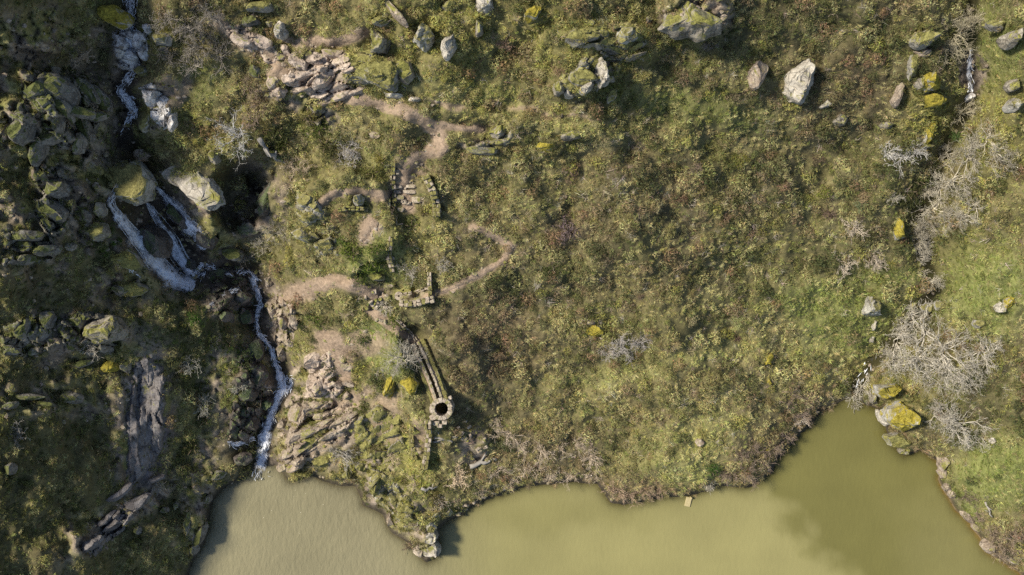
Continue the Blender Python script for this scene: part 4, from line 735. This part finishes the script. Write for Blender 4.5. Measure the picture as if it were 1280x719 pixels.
# loose stones near the mill path, one by one
for i in range(46):
    u, v = random.choice([(462, 372), (470, 385), (480, 398), (455, 362), (488, 322), (575, 548), (600, 556), (590, 540), (505, 222), (495, 255)]); u += random.gauss(0, 7); v += random.gauss(0, 6)
    f = scl(u, v); o = link('stone', STONES['C' if random.random() < .7 else 'G'][i % 7], None, on(u, v, .12), (random.gauss(0, .2), random.gauss(0, .2), random.uniform(0, 3)), (random.uniform(3, 6.5) * f, random.uniform(2.5, 4.5) * f, .3))
    near = 'path' if v < 420 and v > 290 else ('steps' if v < 290 else 'low')
    cluster(o, u, v, ({'path': 'loose tan stone above the mill path', 'steps': 'loose stone around the stone steps', 'low': 'loose stone on the slope beneath the mill shaft'}[near], 'stone', {'path': 'rubble above the mill path', 'steps': 'stones around the steps', 'low': 'rubble below the mill shaft'}[near]))

# ------------------------------------------------------------------ logs, board
WOODG = mat_wood('grey_dead_wood', (.16, .145, .12), (.33, .3, .26)); WOODY = mat_wood('yellow_board_wood', (.3, .23, .1), (.42, .36, .2))
def tube(pts, rad, sides=6):
    V_, T_ = [], []; pts = [Vector(p) for p in pts]
    for i, p in enumerate(pts):
        d_ = (pts[min(i + 1, len(pts) - 1)] - pts[max(i - 1, 0)]).normalized(); a = d_.orthogonal().normalized(); b = d_.cross(a)
        for s_ in range(sides): an_ = 2 * math.pi * s_ / sides; V_.append((p + (a * math.cos(an_) + b * math.sin(an_)) * rad[i])[:])
    for i in range(len(pts) - 1):
        for s_ in range(sides): s2 = (s_ + 1) % sides; T_ += [(i * sides + s_, i * sides + s2, (i + 1) * sides + s2), (i * sides + s_, (i + 1) * sides + s2, (i + 1) * sides + s_)]
    for s_ in range(1, sides - 1): T_ += [(0, s_ + 1, s_), ((len(pts) - 1) * sides, (len(pts) - 1) * sides + s_, (len(pts) - 1) * sides + s_ + 1)]
    return V_, T_
def log(u1, v1, u2, v2, r_, label, lift=.2):
    a, b = on(u1, v1, lift), on(u2, v2, lift); V_, T_ = [], []
    def add(pts, rad):
        v_, t_ = tube(pts, rad); o_ = len(V_); V_.extend(v_); T_.extend([tuple(i + o_ for i in t) for t in t_])
    n_ = 7; pts = [a.lerp(b, i / (n_ - 1)) + Vector((random.gauss(0, r_ * .5), random.gauss(0, r_ * .5), random.gauss(0, r_ * .3))) for i in range(n_)]
    add(pts, [r_ * (1 - .5 * i / n_) for i in range(n_)])
    for i in (2, 4): dv = Vector((random.uniform(-1, 1), random.uniform(-1, 1), .4)); add([pts[i], pts[i] + dv * r_ * 3, pts[i] + dv * r_ * 6], [r_ * .45, r_ * .35, r_ * .2])
    Vn = np.array(V_) - np.array(a[:]); tag(link('fallen_log', mesh_np('fallen_log', Vn, np.array(T_), WOODG, True), None, a), label, 'log')
log(541,546,566,553,.14,'grey fallen log below the mill shaft, upper of two crossing'); log(541,553,572,545,.12,'grey fallen log below the mill shaft, lower of two crossing'); log(588,583,622,573,.22,'long grey fallen trunk on the slope right of the spit'); log(527,612,548,608,.13,'short grey log above the spit rocks')
log(1232,628,1240,647,.1,'white bare log on the lower right grass', .3); log(324,174,346,202,.2,'grey leaning trunk beside the dark chasm', .8)
b0 = P(860, 627, .05); bd = link('wooden_board', None, None, b0, (.1, .06, -.2)); tag(bd, 'small yellow wooden board at the water edge below the heath', 'board')
bm = bmesh.new(); bmesh.ops.create_cube(bm, size=1); bmesh.ops.scale(bm, vec=(.5, .85, .09), verts=bm.verts); bmesh.ops.bevel(bm, geom=list(bm.edges), offset=.02, segments=1, affect='EDGES'); me = bpy.data.meshes.new('board'); bm.to_mesh(me); bm.free(); me.materials.append(WOODY); link('panel', me, bd, (0, 0, .06))
bm = bmesh.new(); bmesh.ops.create_cube(bm, size=1); bmesh.ops.scale(bm, vec=(.14, .16, .4), verts=bm.verts); bmesh.ops.bevel(bm, geom=list(bm.edges), offset=.02, segments=1, affect='EDGES'); me = bpy.data.meshes.new('post'); bm.to_mesh(me); bm.free(); me.materials.append(WOODY); link('post', me, bd, (.14, .42, .12))

# ------------------------------------------------------------------ bare shrubs and trees
def gen_bare(seed, stems=8, up=.75, sub=5, sub2=5, curl=.25, len0=1.0, sub3=3, rmin=.0034):
    """unit-radius leafless shrub: stems fan out of the base, twigs fork off them"""
    r = random.Random(seed); SV, STr, TV, TT = [], [], [], []
    def add(V_, T_, pts, rad, sides):
        v_, t_ = tube(pts, rad, sides); o_ = len(V_); V_.extend(v_); T_.extend([tuple(i + o_ for i in t) for t in t_])
    def grow(p, d_, L_, rr, lev, n_):
        pts = [p]; d0 = Vector(d_)
        for i in range(n_):
            d0 = (d0 + Vector((r.gauss(0, curl), r.gauss(0, curl), r.gauss(0, curl) + .03))).normalized(); pts.append(pts[-1] + d0 * L_ / n_)
        rad = [max(rr * (1 - .6 * i / n_), rmin) for i in range(n_ + 1)]
        if lev < 2: add(SV, STr, pts, rad, 4)
        else: add(TV, TT, pts, rad, 3)
        if lev < 3:
            for _ in range((sub, sub2, sub3)[lev]):
                i = r.randint(1 if lev else 2, n_); dd_ = (pts[i] - pts[i - 1]).normalized(); q_ = (dd_ + Vector((r.gauss(0, .6), r.gauss(0, .6), r.gauss(0, .4)))).normalized()
                grow(pts[i], q_, L_ * r.uniform(.38, .62), max(rad[i] * .68, rmin * 1.3), lev + 1, (4, 3, 2)[lev])
    for i in range(stems):
        a = 2 * math.pi * (i + r.uniform(-.4, .4)) / stems; t_ = r.uniform(.25, 1.0)
        grow(Vector((r.gauss(0, .05), r.gauss(0, .05), -.1)), Vector((math.cos(a) * t_, math.sin(a) * t_, up * r.uniform(.7, 1.3))), len0 * r.uniform(.7, 1.05), .028, 0, 6)
    return mesh_np('stems', np.array(SV), np.array(STr), BARK, True), mesh_np('twigs', np.array(TV), np.array(TT), BARK, True)
BARE = [gen_bare(i, 8 + i % 3, .7 + .15 * (i % 3), 5, 5, .2 + .04 * (i % 4), 1.0, 3, .0034) for i in range(7)]
SMALL = [gen_bare(60 + i, 13 + i % 3, .7, 4, 3, .16 + .03 * (i % 3), 1.0, 1, .0085) for i in range(6)]
def bare(u, v, rpx, label=None, cl=None, col=(.5, .45, .37), kind=None, name='bare_shrub', hs=1.0, thick=None, lean=(0, 0)):
    PR = SMALL if rpx < 25 and 'tree' not in name else BARE; k_ = random.randrange(len(PR)) if kind is None else kind; z0 = float(zat(u, v)); f = S * (D - z0 - .5) / D; R_ = rpx * f
    o = link(name, None, None, P(u, v, z0 + R_ * .25).xy.to_3d() + Vector((0, 0, z0)), (lean[0], lean[1], random.uniform(0, 6.28)), (R_ * .95, R_ * .95, R_ * .8 * hs))
    kb = random.uniform(.75, 1.1)
    for nm, me in zip(('stems', 'twigs'), PR[k_]):
        c = link(nm, me, o); c['kind'] = 'stuff' if nm == 'twigs' else 'thing'; c.color = tuple(x * kb for x in col) + (1,)
    if cl: cluster(o, u, v, cl)
    else: tag(o, label, 'tree' if 'tree' in name else 'shrub')
    return o
WHT = (.47, .425, .34); TAN = (.45, .36, .25); GRY = (.36, .33, .28); BRN = (.26, .19, .135); PUR = (.2, .145, .12)
bare(504,450,30,'big pale bare bush beside the mill channel',col=WHT,kind=2); bare(508,446,22,'smaller pale bare bush tangled in the big one by the channel',col=WHT)
for u, v, r_ in [(362,205,16),(378,212,16),(362,228,18)]: bare(u, v, r_, cl=('pale twiggy shrub at the head of the dark chasm', 'shrub', 'shrubs at the chasm head'), col=TAN)
for u, v, r_ in [(343,290,26),(330,305,18),(305,320,16)]: bare(u, v, r_, cl=('grey twiggy shrub inside the dark chasm', 'shrub', 'shrubs in the chasm'), col=(.4, .36, .28))
for u, v, r_ in [(432,185,20),(440,200,14)]: bare(u, v, r_, cl=('silvery bare shrub above the brown terrace', 'shrub', 'silvery shrubs above the terrace'), col=(.5, .46, .42))
bare(553,330,13,'pale bare shrub right of the narrow upright wall',col=WHT); bare(512,337,16,'pale spiky shrub left of the narrow upright wall',col=WHT); bare(480,384,14,'whitish bare shrub above the mill path',col=WHT); bare(435,392,10,'small pale shrub by the round green bush',col=TAN)
bare(575,597,18,'straw-coloured radial shrub right of the mossy wall stub',col=(.6, .47, .32)); bare(552,625,14,'pale fluffy shrub above the spit rocks',col=(.5, .42, .34)); bare(425,568,22,'grey bare shrub above the shore right of the stream',col=GRY); bare(490,572,15,'tan bare shrub on the mossy slope above the lake',col=TAN); bare(518,602,14,'small tan shrub on the neck of the spit',col=TAN); bare(521,656,12,'bare shrub among the spit rocks',col=TAN); bare(512,682,11,'small brown shrub near the spit tip',col=BRN)
for u, v, r_ in [(240,455,17),(252,505,18),(298,482,13),(268,432,10)]: bare(u, v, r_, cl=('pale bare shrub on the green moss slope left of the stream', 'shrub', 'shrubs on the moss slope'), col=(.42, .4, .33))
bare(112,430,18,'tangled bare shrub on the pale-rimmed outcrop',col=(.36, .33, .27)); bare(195,606,12,'small bare shrub at the foot of the long slab',col=GRY); bare(20,545,20,'grey bare shrub on the far left dark slope',col=GRY); bare(102,72,16,'pale tan rounded shrub above the crag',col=TAN)
for u, v, r_ in [(228,30,30),(250,55,32),(262,18,28),(240,82,24),(275,70,22),(205,25,20),(212,70,16)]: bare(u, v, r_, cl=('grey leafless shrub in the thicket above the waterfalls', 'shrub', 'thicket above the waterfalls'), col=(.3, .265, .22), hs=1.2)
for u, v, r_ in [(312,108,18),(322,130,18),(315,152,16)]: bare(u, v, r_, cl=('brown leafless shrub left of the big green bushes', 'shrub', 'brown shrubs by the green bushes'), col=(.28, .21, .16))
bare(298,172,34,'tall thin bare sapling above the dark chasm',col=(.5, .48, .44),name='bare_tree',hs=1.6,kind=1)
# right gully
for u, v, r_ in [(1160,420,46),(1185,440,48),(1125,430,36),(1205,465,36),(1145,395,32),(1120,455,28),(1170,470,30),(1235,440,34),(1150,450,40)]: bare(u, v, r_, cl=('large pale leafless tree spreading over the gully mouth', 'tree', 'pale trees over the gully mouth'), col=WHT, name='bare_tree')
for u, v, r_ in [(1195,530,38),(1175,520,26),(1215,545,24)]: bare(u, v, r_, cl=('white leafless tree right of the gully-mouth boulders', 'tree', 'white trees right of the boulders'), col=WHT, name='bare_tree')
for u, v, r_ in [(1080,485,22),(1068,500,18),(1055,520,17)]: bare(u, v, r_, cl=('pale bare shrub hanging over the cove', 'shrub', 'shrubs over the cove'), col=WHT)
for u, v, r_ in [(1215,195,38),(1240,175,32),(1195,225,38),(1170,260,32),(1160,282,26),(1215,250,30),(1190,190,24),(1255,200,24),(1185,275,24),(1150,300,22),(1160,350,22),(1178,235,30),(1205,270,24)]: bare(u, v, r_, cl=('grey-white leafless tree in the upper gully thicket', 'tree', 'trees of the upper gully thicket'), col=(.46, .41, .31), name='bare_tree')
for u, v, r_ in [(1195,40,36),(1215,25,28),(1185,62,24),(1205,140,26)]: bare(u, v, r_, cl=('straw-coloured leafless tree near the upper right corner', 'tree', 'trees near the upper right corner'), col=(.42, .37, .25), name='bare_tree')
for u, v, r_ in [(1110,190,18),(1130,195,20),(1145,185,15)]: bare(u, v, r_, cl=('silver-white bare shrub left of the upper gully thicket', 'shrub', 'silver shrubs left of the gully'), col=(.5, .47, .42))
for u, v, r_ in [(1152,308,18),(1150,322,15),(1116,247,12)]: bare(u, v, r_, cl=('whitish small shrub in the middle of the right gully', 'shrub', 'small shrubs in the gully'), col=WHT)
for u, v, r_ in [(1055,328,20),(1092,320,20),(1070,285,18),(1098,332,14)]: bare(u, v, r_, cl=('tan bare shrub on the slope left of the gully', 'shrub', 'tan shrubs left of the gully'), col=(.5, .42, .32))
for u, v, r_ in [(760,440,18),(775,432,16),(800,428,18),(790,445,12)]: bare(u, v, r_, cl=('grey-white bare shrub beside the yellow heath rock', 'shrub', 'bare shrubs by the heath rock'), col=(.42, .38, .34))
# along the lake edge
for u, v, r_ in [(632,540,20),(650,556,16),(676,562,20),(660,585,16),(690,590,15),(712,595,14),(738,570,20),(742,592,16),(622,590,16),(640,600,12),(600,612,12),(620,525,10),(700,560,14),(725,552,14)]: bare(u, v, r_, cl=('straw-brown bare shrub on the lake bank right of the spit', 'shrub', 'shrubs on the lake bank'), col=(.52, .42, .31))
for u, v, r_ in [(770,614,18),(788,618,16),(805,614,14),(824,612,12)]: bare(u, v, r_, cl=('brown bare shrub at the water below the grassy slope', 'shrub', 'brown shrubs below the grassy slope'), col=(.36, .26, .18))
for u, v, r_ in [(915,592,20),(935,590,18),(950,575,18),(965,560,18),(980,545,16),(1000,520,16),(990,500,14),(940,560,16),(925,570,14),(1012,500,14)]: bare(u, v, r_, cl=('brown leafless bush on the steep bank of the cove', 'shrub', 'brown bushes of the cove bank'), col=(.29, .22, .165))
bare(987,578,11,'pale little shrub overhanging the cove water',col=TAN); bare(1000,528,13,'pale tan shrub among the brown cove bushes',col=(.5, .42, .33)); bare(885,606,11,'white twigs at the water near the yellow board',col=WHT)
for u, v, r_ in [(1208,622,14),(1225,645,12),(1245,670,20),(1262,685,20),(1272,665,16),(1250,690,14)]: bare(u, v, r_, cl=('brown bare shrub on the right lake bank', 'shrub', 'brown shrubs of the right bank'), col=(.3, .23, .16))

# ------------------------------------------------------------------ leafy vegetation
def foliage_arrays(C, R_, Hh, col, nb, style, r, var=.28, blade_w=.09, leaf=.3):
    n_ = len(C); M_ = n_ * nb; idx = np.repeat(np.arange(n_), nb); R1 = R_[idx]; H1 = Hh[idx]; c0 = C[idx]
    phi = r.uniform(0, 2 * np.pi, M_); one = np.stack([np.cos(phi), np.sin(phi)], 1)
    if style == 'leaf':
        ct = r.uniform(.02, 1, M_); st_ = np.sqrt(1 - ct ** 2); k_ = r.uniform(.35, 1.0, M_) ** .5
        # lumpy dome
        k_ *= 1 + .22 * np.sin(phi * 3 + idx) * st_
        d_ = np.stack([one[:, 0] * st_, one[:, 1] * st_, ct], 1); p = c0 + d_ * np.stack([R1, R1, H1], 1) * k_[:, None]
        n__ = d_ * np.stack([1 / R1, 1 / R1, 1 / H1], 1) * R1[:, None] + r.normal(0, .55, (M_, 3)); n__ /= np.linalg.norm(n__, axis=1, keepdims=True)
        t1 = np.cross(n__, r.normal(0, 1, (M_, 3))); t1 /= np.linalg.norm(t1, axis=1, keepdims=True) + 1e-6; t2 = np.cross(n__, t1)
        s_ = (R1 * leaf * r.uniform(.5, 1.2, M_))[:, None]
        tri = np.stack([p + t1 * s_ * 1.15, p - t1 * s_ * .55 + t2 * s_ * .24, p - t1 * s_ * .55 - t2 * s_ * .24], 1)
    else:
        p0 = c0 + np.concatenate([r.normal(0, .3, (M_, 2)) * R1[:, None], np.zeros((M_, 1))], 1); out = r.uniform(.3, 1.15, M_) * R1
        tip = c0 + np.stack([one[:, 0] * out, one[:, 1] * out, H1 * r.uniform(.35, 1.1, M_)], 1)
        s_ = (R1 * blade_w * r.uniform(.6, 1.4, M_))[:, None]; pr = np.stack([-one[:, 1], one[:, 0], np.zeros(M_)], 1)
        tri = np.stack([p0 - pr * s_, p0 + pr * s_, tip], 1)
    cc = col[idx] * (1 + r.normal(0, var, (M_, 1))) ; cc = np.clip(cc * (1 + r.normal(0, .08, (M_, 3))), .008, .8)
    return tri.reshape(-1, 3), cc
def foliage_mesh(name, parts, mat):
    V_ = np.concatenate([p[0] for p in parts]); c = np.concatenate([p[1] for p in parts]); t = np.arange(len(V_)).reshape(-1, 3)
    return mesh_np(name, V_, t, mat, False, {'tone': ('FLOAT_COLOR', 'FACE', rgba(c))})
def proto(seed, nl=420, lumps=7):
    r = np.random.default_rng(seed); C = np.stack([r.normal(0, .42, lumps), r.normal(0, .42, lumps), r.uniform(0, .25, lumps)], 1); R_ = r.uniform(.38, .6, lumps); 
    return foliage_mesh('foliage', [foliage_arrays(C, R_, R_ * r.uniform(.9, 1.3, lumps), np.ones((lumps, 3)), nl // lumps, 'leaf', r, .3, leaf=.26)], LEAFO)
FOL = [proto(i + 40) for i in range(6)]
def stem_mesh():
    V_, T_ = [], []
    for i in range(5):
        a = i * 1.256; v_, t_ = tube([(0, 0, -.15), (math.cos(a) * .2, math.sin(a) * .2, .3), (math.cos(a) * .45, math.sin(a) * .45, .65)], [.04, .03, .012], 4); o_ = len(V_); V_ += v_; T_ += [tuple(x_ + o_ for x_ in t) for t in t_]
    return mesh_np('stems', np.array(V_), np.array(T_), BARK, True)
STEM = stem_mesh()
def bush(u, v, rpx, col, label=None, cl=None, name='green_bush', hs=.9):
    z0 = float(zat(u, v)); R_ = rpx * S * (D - z0 - .5) / D
    o = link(name, None, None, P(u, v, z0 + R_ * .3).xy.to_3d() + Vector((0, 0, z0)), (0, 0, random.uniform(0, 6.28)), (R_ * random.uniform(.9, 1.1), R_ * random.uniform(.9, 1.1), R_ * hs))
    c = link('foliage', random.choice(FOL), o); c['kind'] = 'stuff'; c.color = tuple(x_ * random.uniform(.9, 1.1) for x_ in col) + (1,); c = link('stems', STEM, o); c.color = (.2, .15, .1, 1)
    if cl: cluster(o, u, v, cl)
    else: tag(o, label, 'bush')
    return o
DG = (.075, .088, .028); MG = (.11, .14, .03); BG = (.13, .18, .03); OL = (.15, .14, .045); YG = (.23, .22, .045)
for u, v, r_, c in [(398,160,22,MG),(405,182,20,DG),(345,165,24,DG),(352,180,18,MG),(385,145,18,OL),(335,150,16,OL)]: bush(u, v, r_, c, cl=('large dark green bush below the pink outcrop', 'bush', 'bushes below the pink outcrop'))
for u, v, r_, c in [(440,318,20,BG),(462,330,20,BG),(430,305,14,MG),(470,312,16,MG),(448,345,14,MG),(480,330,12,MG)]: bush(u, v, r_, c, cl=('bright green bush below the stepped boulders', 'bush', 'bright bushes on the terrace'))
for u, v, r_, c in [(392,398,18,MG),(408,400,12,OL),(382,410,13,DG),(390,425,10,DG)]: bush(u, v, r_, c, cl=('green bush on the bare soil beside the lower stream', 'bush', 'bushes by the lower stream'))
bush(410,456,13,(.1, .1, .045),'dull olive round bush above the largest pale slab'); bush(515,284,20,(.1, .115, .035),'dark rounded bush below the stone steps'); bush(465,215,18,OL,'olive bush left of the stone steps'); bush(475,200,16,YG,'yellowish bush above the olive bush by the steps'); bush(530,265,12,OL,'small olive bush against the mossy wall by the steps')
bush(575,225,20,(.12, .105, .05),'brownish bush right of the stone steps'); bush(490,398,14,BG,'bright green bush under the round millstone'); bush(455,508,12,MG,'green bush on the pale outcrop'); bush(470,478,13,DG,'dark green bush left of the upright yellow rock'); bush(455,425,14,MG,'green bush at the left of the mill path',)
bush(890,588,15,(.075, .125, .03),'vivid dark green bush near the yellow board'); bush(1150,225,18,DG,'dark green bush in the upper gully'); bush(1135,240,20,DG,'second dark green bush lower in the upper gully'); bush(1080,256,11,(.2, .25, .13),'pale sage-green bush left of the gully'); bush(1198,170,12,(.1, .16, .04),'fresh green bush inside the upper gully thicket')
for u, v, r_, c in [(245,400,12,(.075, .13, .025)),(300,442,15,(.08, .115, .03)),(305,462,12,(.07, .1, .025)),(250,480,16,(.06, .085, .025)),(285,430,12,(.06, .085, .025)),(255,525,18,(.06, .075, .022)),(240,560,20,(.07, .08, .025))]: bush(u, v, r_, c, cl=('low moss-green bush on the slope left of the lower stream', 'bush', 'mossy bushes left of the stream'))
for u, v, r_, c in [(135,285,14,(.07, .1, .025)),(118,300,14,(.06, .08, .025)),(95,205,16,(.04, .06, .02))]: bush(u, v, r_, c, cl=('dark mossy bush beside the long waterfall', 'bush', 'mossy bushes by the long fall'))
for u, v, r_ in [(540,620,12),(560,610,12),(470,560,14),(505,600,10),(445,560,10)]: bush(u, v, r_, OL, cl=('olive bush on the slope above the spit', 'bush', 'olive bushes above the spit'))
for u, v, r_, c, t_ in [(715,290,22,PUR,'dark purple-brown dead bush in the middle of the heath'),(712,212,16,(.24, .165, .1),'russet-tan dead bush on the left heath'),(632,55,14,(.3, .2, .16),'pinkish dead bush near the top edge'),(905,272,11,(.3, .2, .13),'pale russet bush in the centre heath'),(850,248,13,(.2, .13, .085),'brown dead bush at the middle of the heath'),(755,322,13,(.26, .18, .12),'russet bush below the purple-brown bush'),(868,208,10,(.28, .2, .16),'pinkish heather bush above the brown dead bush'),(795,185,11,(.26, .2, .17),'greyish pink bush under the grass terrace'),(890,55,14,(.27, .21, .18),'greyish brown bush under the huge top boulder'),(925,200,12,YG,'yellow-green gorse bush in the right heath'),(1030,240,15,YG,'yellow-green gorse bush left of the gully'),(690,335,18,DG,'dark green bush below the purple-brown bush')]: bush(u, v, r_, c, t_, name='heath_bush', hs=.75)
# individual heath clumps that stand out from the mass
hc = 0; tries = 0; taken = []
while hc < 150 and tries < 6000:
    tries += 1; u, v = random.uniform(560, 1110), random.uniform(30, 600)
    if float(samp(DENS, u, v)) < .85 or float(samp(DS, u, v)) < 20 or float(samp(GRASS, u, v)) > .5: continue
    if any((u - a) ** 2 + (v - b) ** 2 < 15 ** 2 for a, b in taken): continue
    taken.append((u, v)); hc += 1; k_ = random.random(); base = samp(VC, np.array([u]), np.array([v]))[0]
    c = base * random.uniform(.8, 1.25) if k_ < .6 else (STRAW * random.uniform(.7, 1.0) if k_ < .8 else BROWN * random.uniform(.8, 1.4))
    zone = ('lower' if v > 400 else 'middle' if v > 200 else 'upper'); side = 'left part' if u < 745 else 'centre' if u < 930 else 'right part'
    tone = 'straw-coloured' if c[0] > .36 else 'brownish' if c[1] < .78 * c[0] else 'dark green' if c[1] < .14 else 'olive'
    bush(u, v, random.uniform(7, 13), tuple(c), None, (f'{tone} heather clump in the {side} of the {zone} heath', 'heather', f'heather clumps, {side} of the {zone} heath'), name='heather_clump', hs=.8)

# ------------------------------------------------------------------ the mass of heath, grass, moss (uncountable)
def scatter(sp, dens, r, lo=(-50, -50), hi=(1330, 760)):
    a, b = np.meshgrid(np.arange(lo[0], hi[0], sp), np.arange(lo[1], hi[1], sp)); u = (a + r.uniform(-.6, .6, a.shape) * sp).ravel(); v = (b + r.uniform(-.6, .6, b.shape) * sp).ravel()
    k_ = r.random(len(u)) < samp(dens, u, v); return u[k_], v[k_]
def cover(name, sp, dens, rr, hh, nb, style, label, seed, pal=None, lum=1.0, leaf=.3, var=.28, bw=.09):
    r = np.random.default_rng(seed); u, v = scatter(sp, dens, r); z = zat(u, v); C = PN(u, v, z - .04); n_ = len(u); f = S * (D - z) / D
    R_ = r.uniform(*rr, n_) * f; Hh = R_ * r.uniform(*hh, n_); col = samp(VC, u, v) * lum * np.clip(1 + r.normal(0, .17, (n_, 1)) + .45 * fbm(u, v, 16, 1717, 3)[:, None], .35, 2.0)
    if pal:
        k_ = r.random(n_); acc = 0
        for pr, c_, am in pal: m_ = (k_ >= acc) & (k_ < acc + pr); acc += pr; col[m_] = col[m_] * (1 - am) + c_ * am
    o = link(name, foliage_mesh(name, [foliage_arrays(C, R_, Hh, col, nb, style, r, var, bw, leaf)], LEAF)); tag(o, label, None, None, 'stuff'); return o
patch = np.clip(.52 + 1.5 * fbm(GU, GV, 26, 700, 4), .02, 1)
cover('heath', 6.2, DENS * (1 - np.clip(GRASS * 1.15, 0, .97)) * patch, (2.2, 7), (.5, 1.1), 76, 'leaf', 'dense low heather and gorse covering the hillside', 1, [(.2, STRAW, .45), (.14, BROWN, .5), (.16, DARKG, .55), (.07, YELG, .5)])
cover('heather_mass', 15, DENS * (1 - np.clip(GRASS * 1.2, 0, .97)) * sstep(120, 330, GU) * np.clip(.5 + 1.0 * fbm(GU, GV, 40, 720, 4), .0, 1), (6, 13), (.7, 1.2), 210, 'leaf', 'rounded heather and bramble mounds merging into one mass', 6, [(.2, STRAW, .5), (.16, BROWN, .8), (.1, np.array((.27, .16, .1)), .7), (.28, DARKG, .85), (.06, YELG, .6)], 1.0, .2)
cover('dry_grass', 6.0, DENS * np.clip(.55 + .8 * fbm(GU, GV, 34, 760, 3), .1, 1), (2.5, 7), (.4, .9), 38, 'blade', 'dry straw-coloured grass tufts among the heather', 2, [(.4, STRAW, .7), (.2, BROWN, .5)], 1.1, bw=.055)
cover('grass', 4.2, np.clip(DENS * GRASS * 1.2 + DENS * .12, 0, 1), (2.0, 4.8), (.3, .8), 30, 'blade', 'green grass on the slope and banks', 3, [(.3, GREEN, .6), (.14, STRAW, .5)], 1.05, bw=.085)
cover('moss', 5.5, np.clip(ROCK * .5 * np.clip(.38 + fbm(GU, GV, 20, 4321, 4) * 1.9, 0, 1) * sstep(2, 12, DS) * (1 - WET * .85) * (1 - SOIL * .8), 0, 1), (2, 5), (.25, .6), 40, 'leaf', 'olive moss and small plants growing between the rocks', 4, [(.4, YELG, .5), (.2, GREEN, .5)], 1.0, .26)
cover('dead_stems', 13, DENS * (1 - GRASS * .8) * np.clip(.35 + 1.0 * fbm(GU, GV, 60, 790, 3), .03, .8) * sstep(200, 420, GU), (6, 11), (.45, .9), 15, 'blade', 'pale dead stems poking out of the heath', 8, [(.7, np.array((.52, .45, .36)), .9), (.3, np.array((.4, .3, .24)), .8)], 1.0, bw=.02)
cover('bank_scrub', 6.5, np.clip((1 - sstep(6, 26, DS)) * sstep(-2, 3, DS) * sstep(560, 600, GU) * .75, 0, 1) * (1 - np.clip(blob(1190, 620, 30, 60), 0, 1)), (3.5, 7), (.6, 1.1), 60, 'blade', 'brown tangled scrub along the water edge', 5, [(.6, BROWN * 1.5, .8), (.2, STRAW, .6)], 1.0, bw=.045)
# loose gravel on the paths and bare rock
r = np.random.default_rng(77); u, v = scatter(4.0, np.clip(SOIL * .22 + ROCK * .12 + WET * .1, 0, 1) * sstep(0, 4, DS), r); iv, itri = ICO[2]; iv, itri = ico(1)
z = zat(u, v); C = PN(u, v, z + .02); n_ = len(u); sz = r.uniform(.4, 1.9, n_) ** 1.3 * .09
off = iv[None] * (1 + r.normal(0, .18, (n_, len(iv), 1))) * (sz[:, None, None] * np.stack([r.uniform(.8, 1.5, n_), r.uniform(.7, 1.2, n_), r.uniform(.5, .8, n_)], 1)[:, None])
V_ = (C[:, None] + off).reshape(-1, 3); T_ = (itri[None] + (np.arange(n_) * len(iv))[:, None, None]).reshape(-1, 3)
mp = np.concatenate([a_[0] for a_ in MOSSP]); mk = np.concatenate([[a_[1]] * len(a_[0]) for a_ in MOSSP]); nm_ = len(mp); mc = np.ones((nm_, 3)) * np.array((.24, .22, .07)); mc[mk == 'Y'] = (.34, .27, .03); mc[mk == 'S'] = (.11, .125, .036); mc[mk == 'D'] = (.07, .09, .025); mc *= np.clip(1 + r.normal(0, .3, (nm_, 1)), .4, 1.8); mr = r.uniform(.1, .26, nm_)
rim = np.concatenate(RIM).astype(np.float32); rim = rim[(samp(SOIL, rim[:, 0], rim[:, 1]) < .5) & (samp(WET, rim[:, 0], rim[:, 1]) < .5)]; rz = zat(rim[:, 0], rim[:, 1]); rr_ = r.uniform(.14, .34, len(rim)); rc = samp(VC, rim[:, 0], rim[:, 1]) * np.clip(1 + r.normal(0, .25, (len(rim), 1)), .4, 1.8)
tag(link('turf', foliage_mesh('turf', [foliage_arrays(PN(rim[:, 0], rim[:, 1], rz), rr_, rr_ * 1.5, rc, 30, 'blade', r, .25, .07, .3)], LEAF)), 'ragged turf growing up around the feet of the boulders', None, None, 'stuff')
tag(link('rock_moss', foliage_mesh('rock_moss', [foliage_arrays(mp, mr, mr * .5, mc, 22, 'leaf', r, .25, .09, .32)], LEAF)), 'patchy moss and tiny plants growing on top of the rocks', None, None, 'stuff')
tag(link('gravel', mesh_np('gravel', V_, T_, RM['K'], False)), 'loose gravel and broken stones on paths and bare rock', None, None, 'stuff')
finish_clusters()
print('tris', sum(len(o.data.polygons) for o in sc.objects if o.type == 'MESH' and o.data.users == 1), 'objects', len(sc.objects))
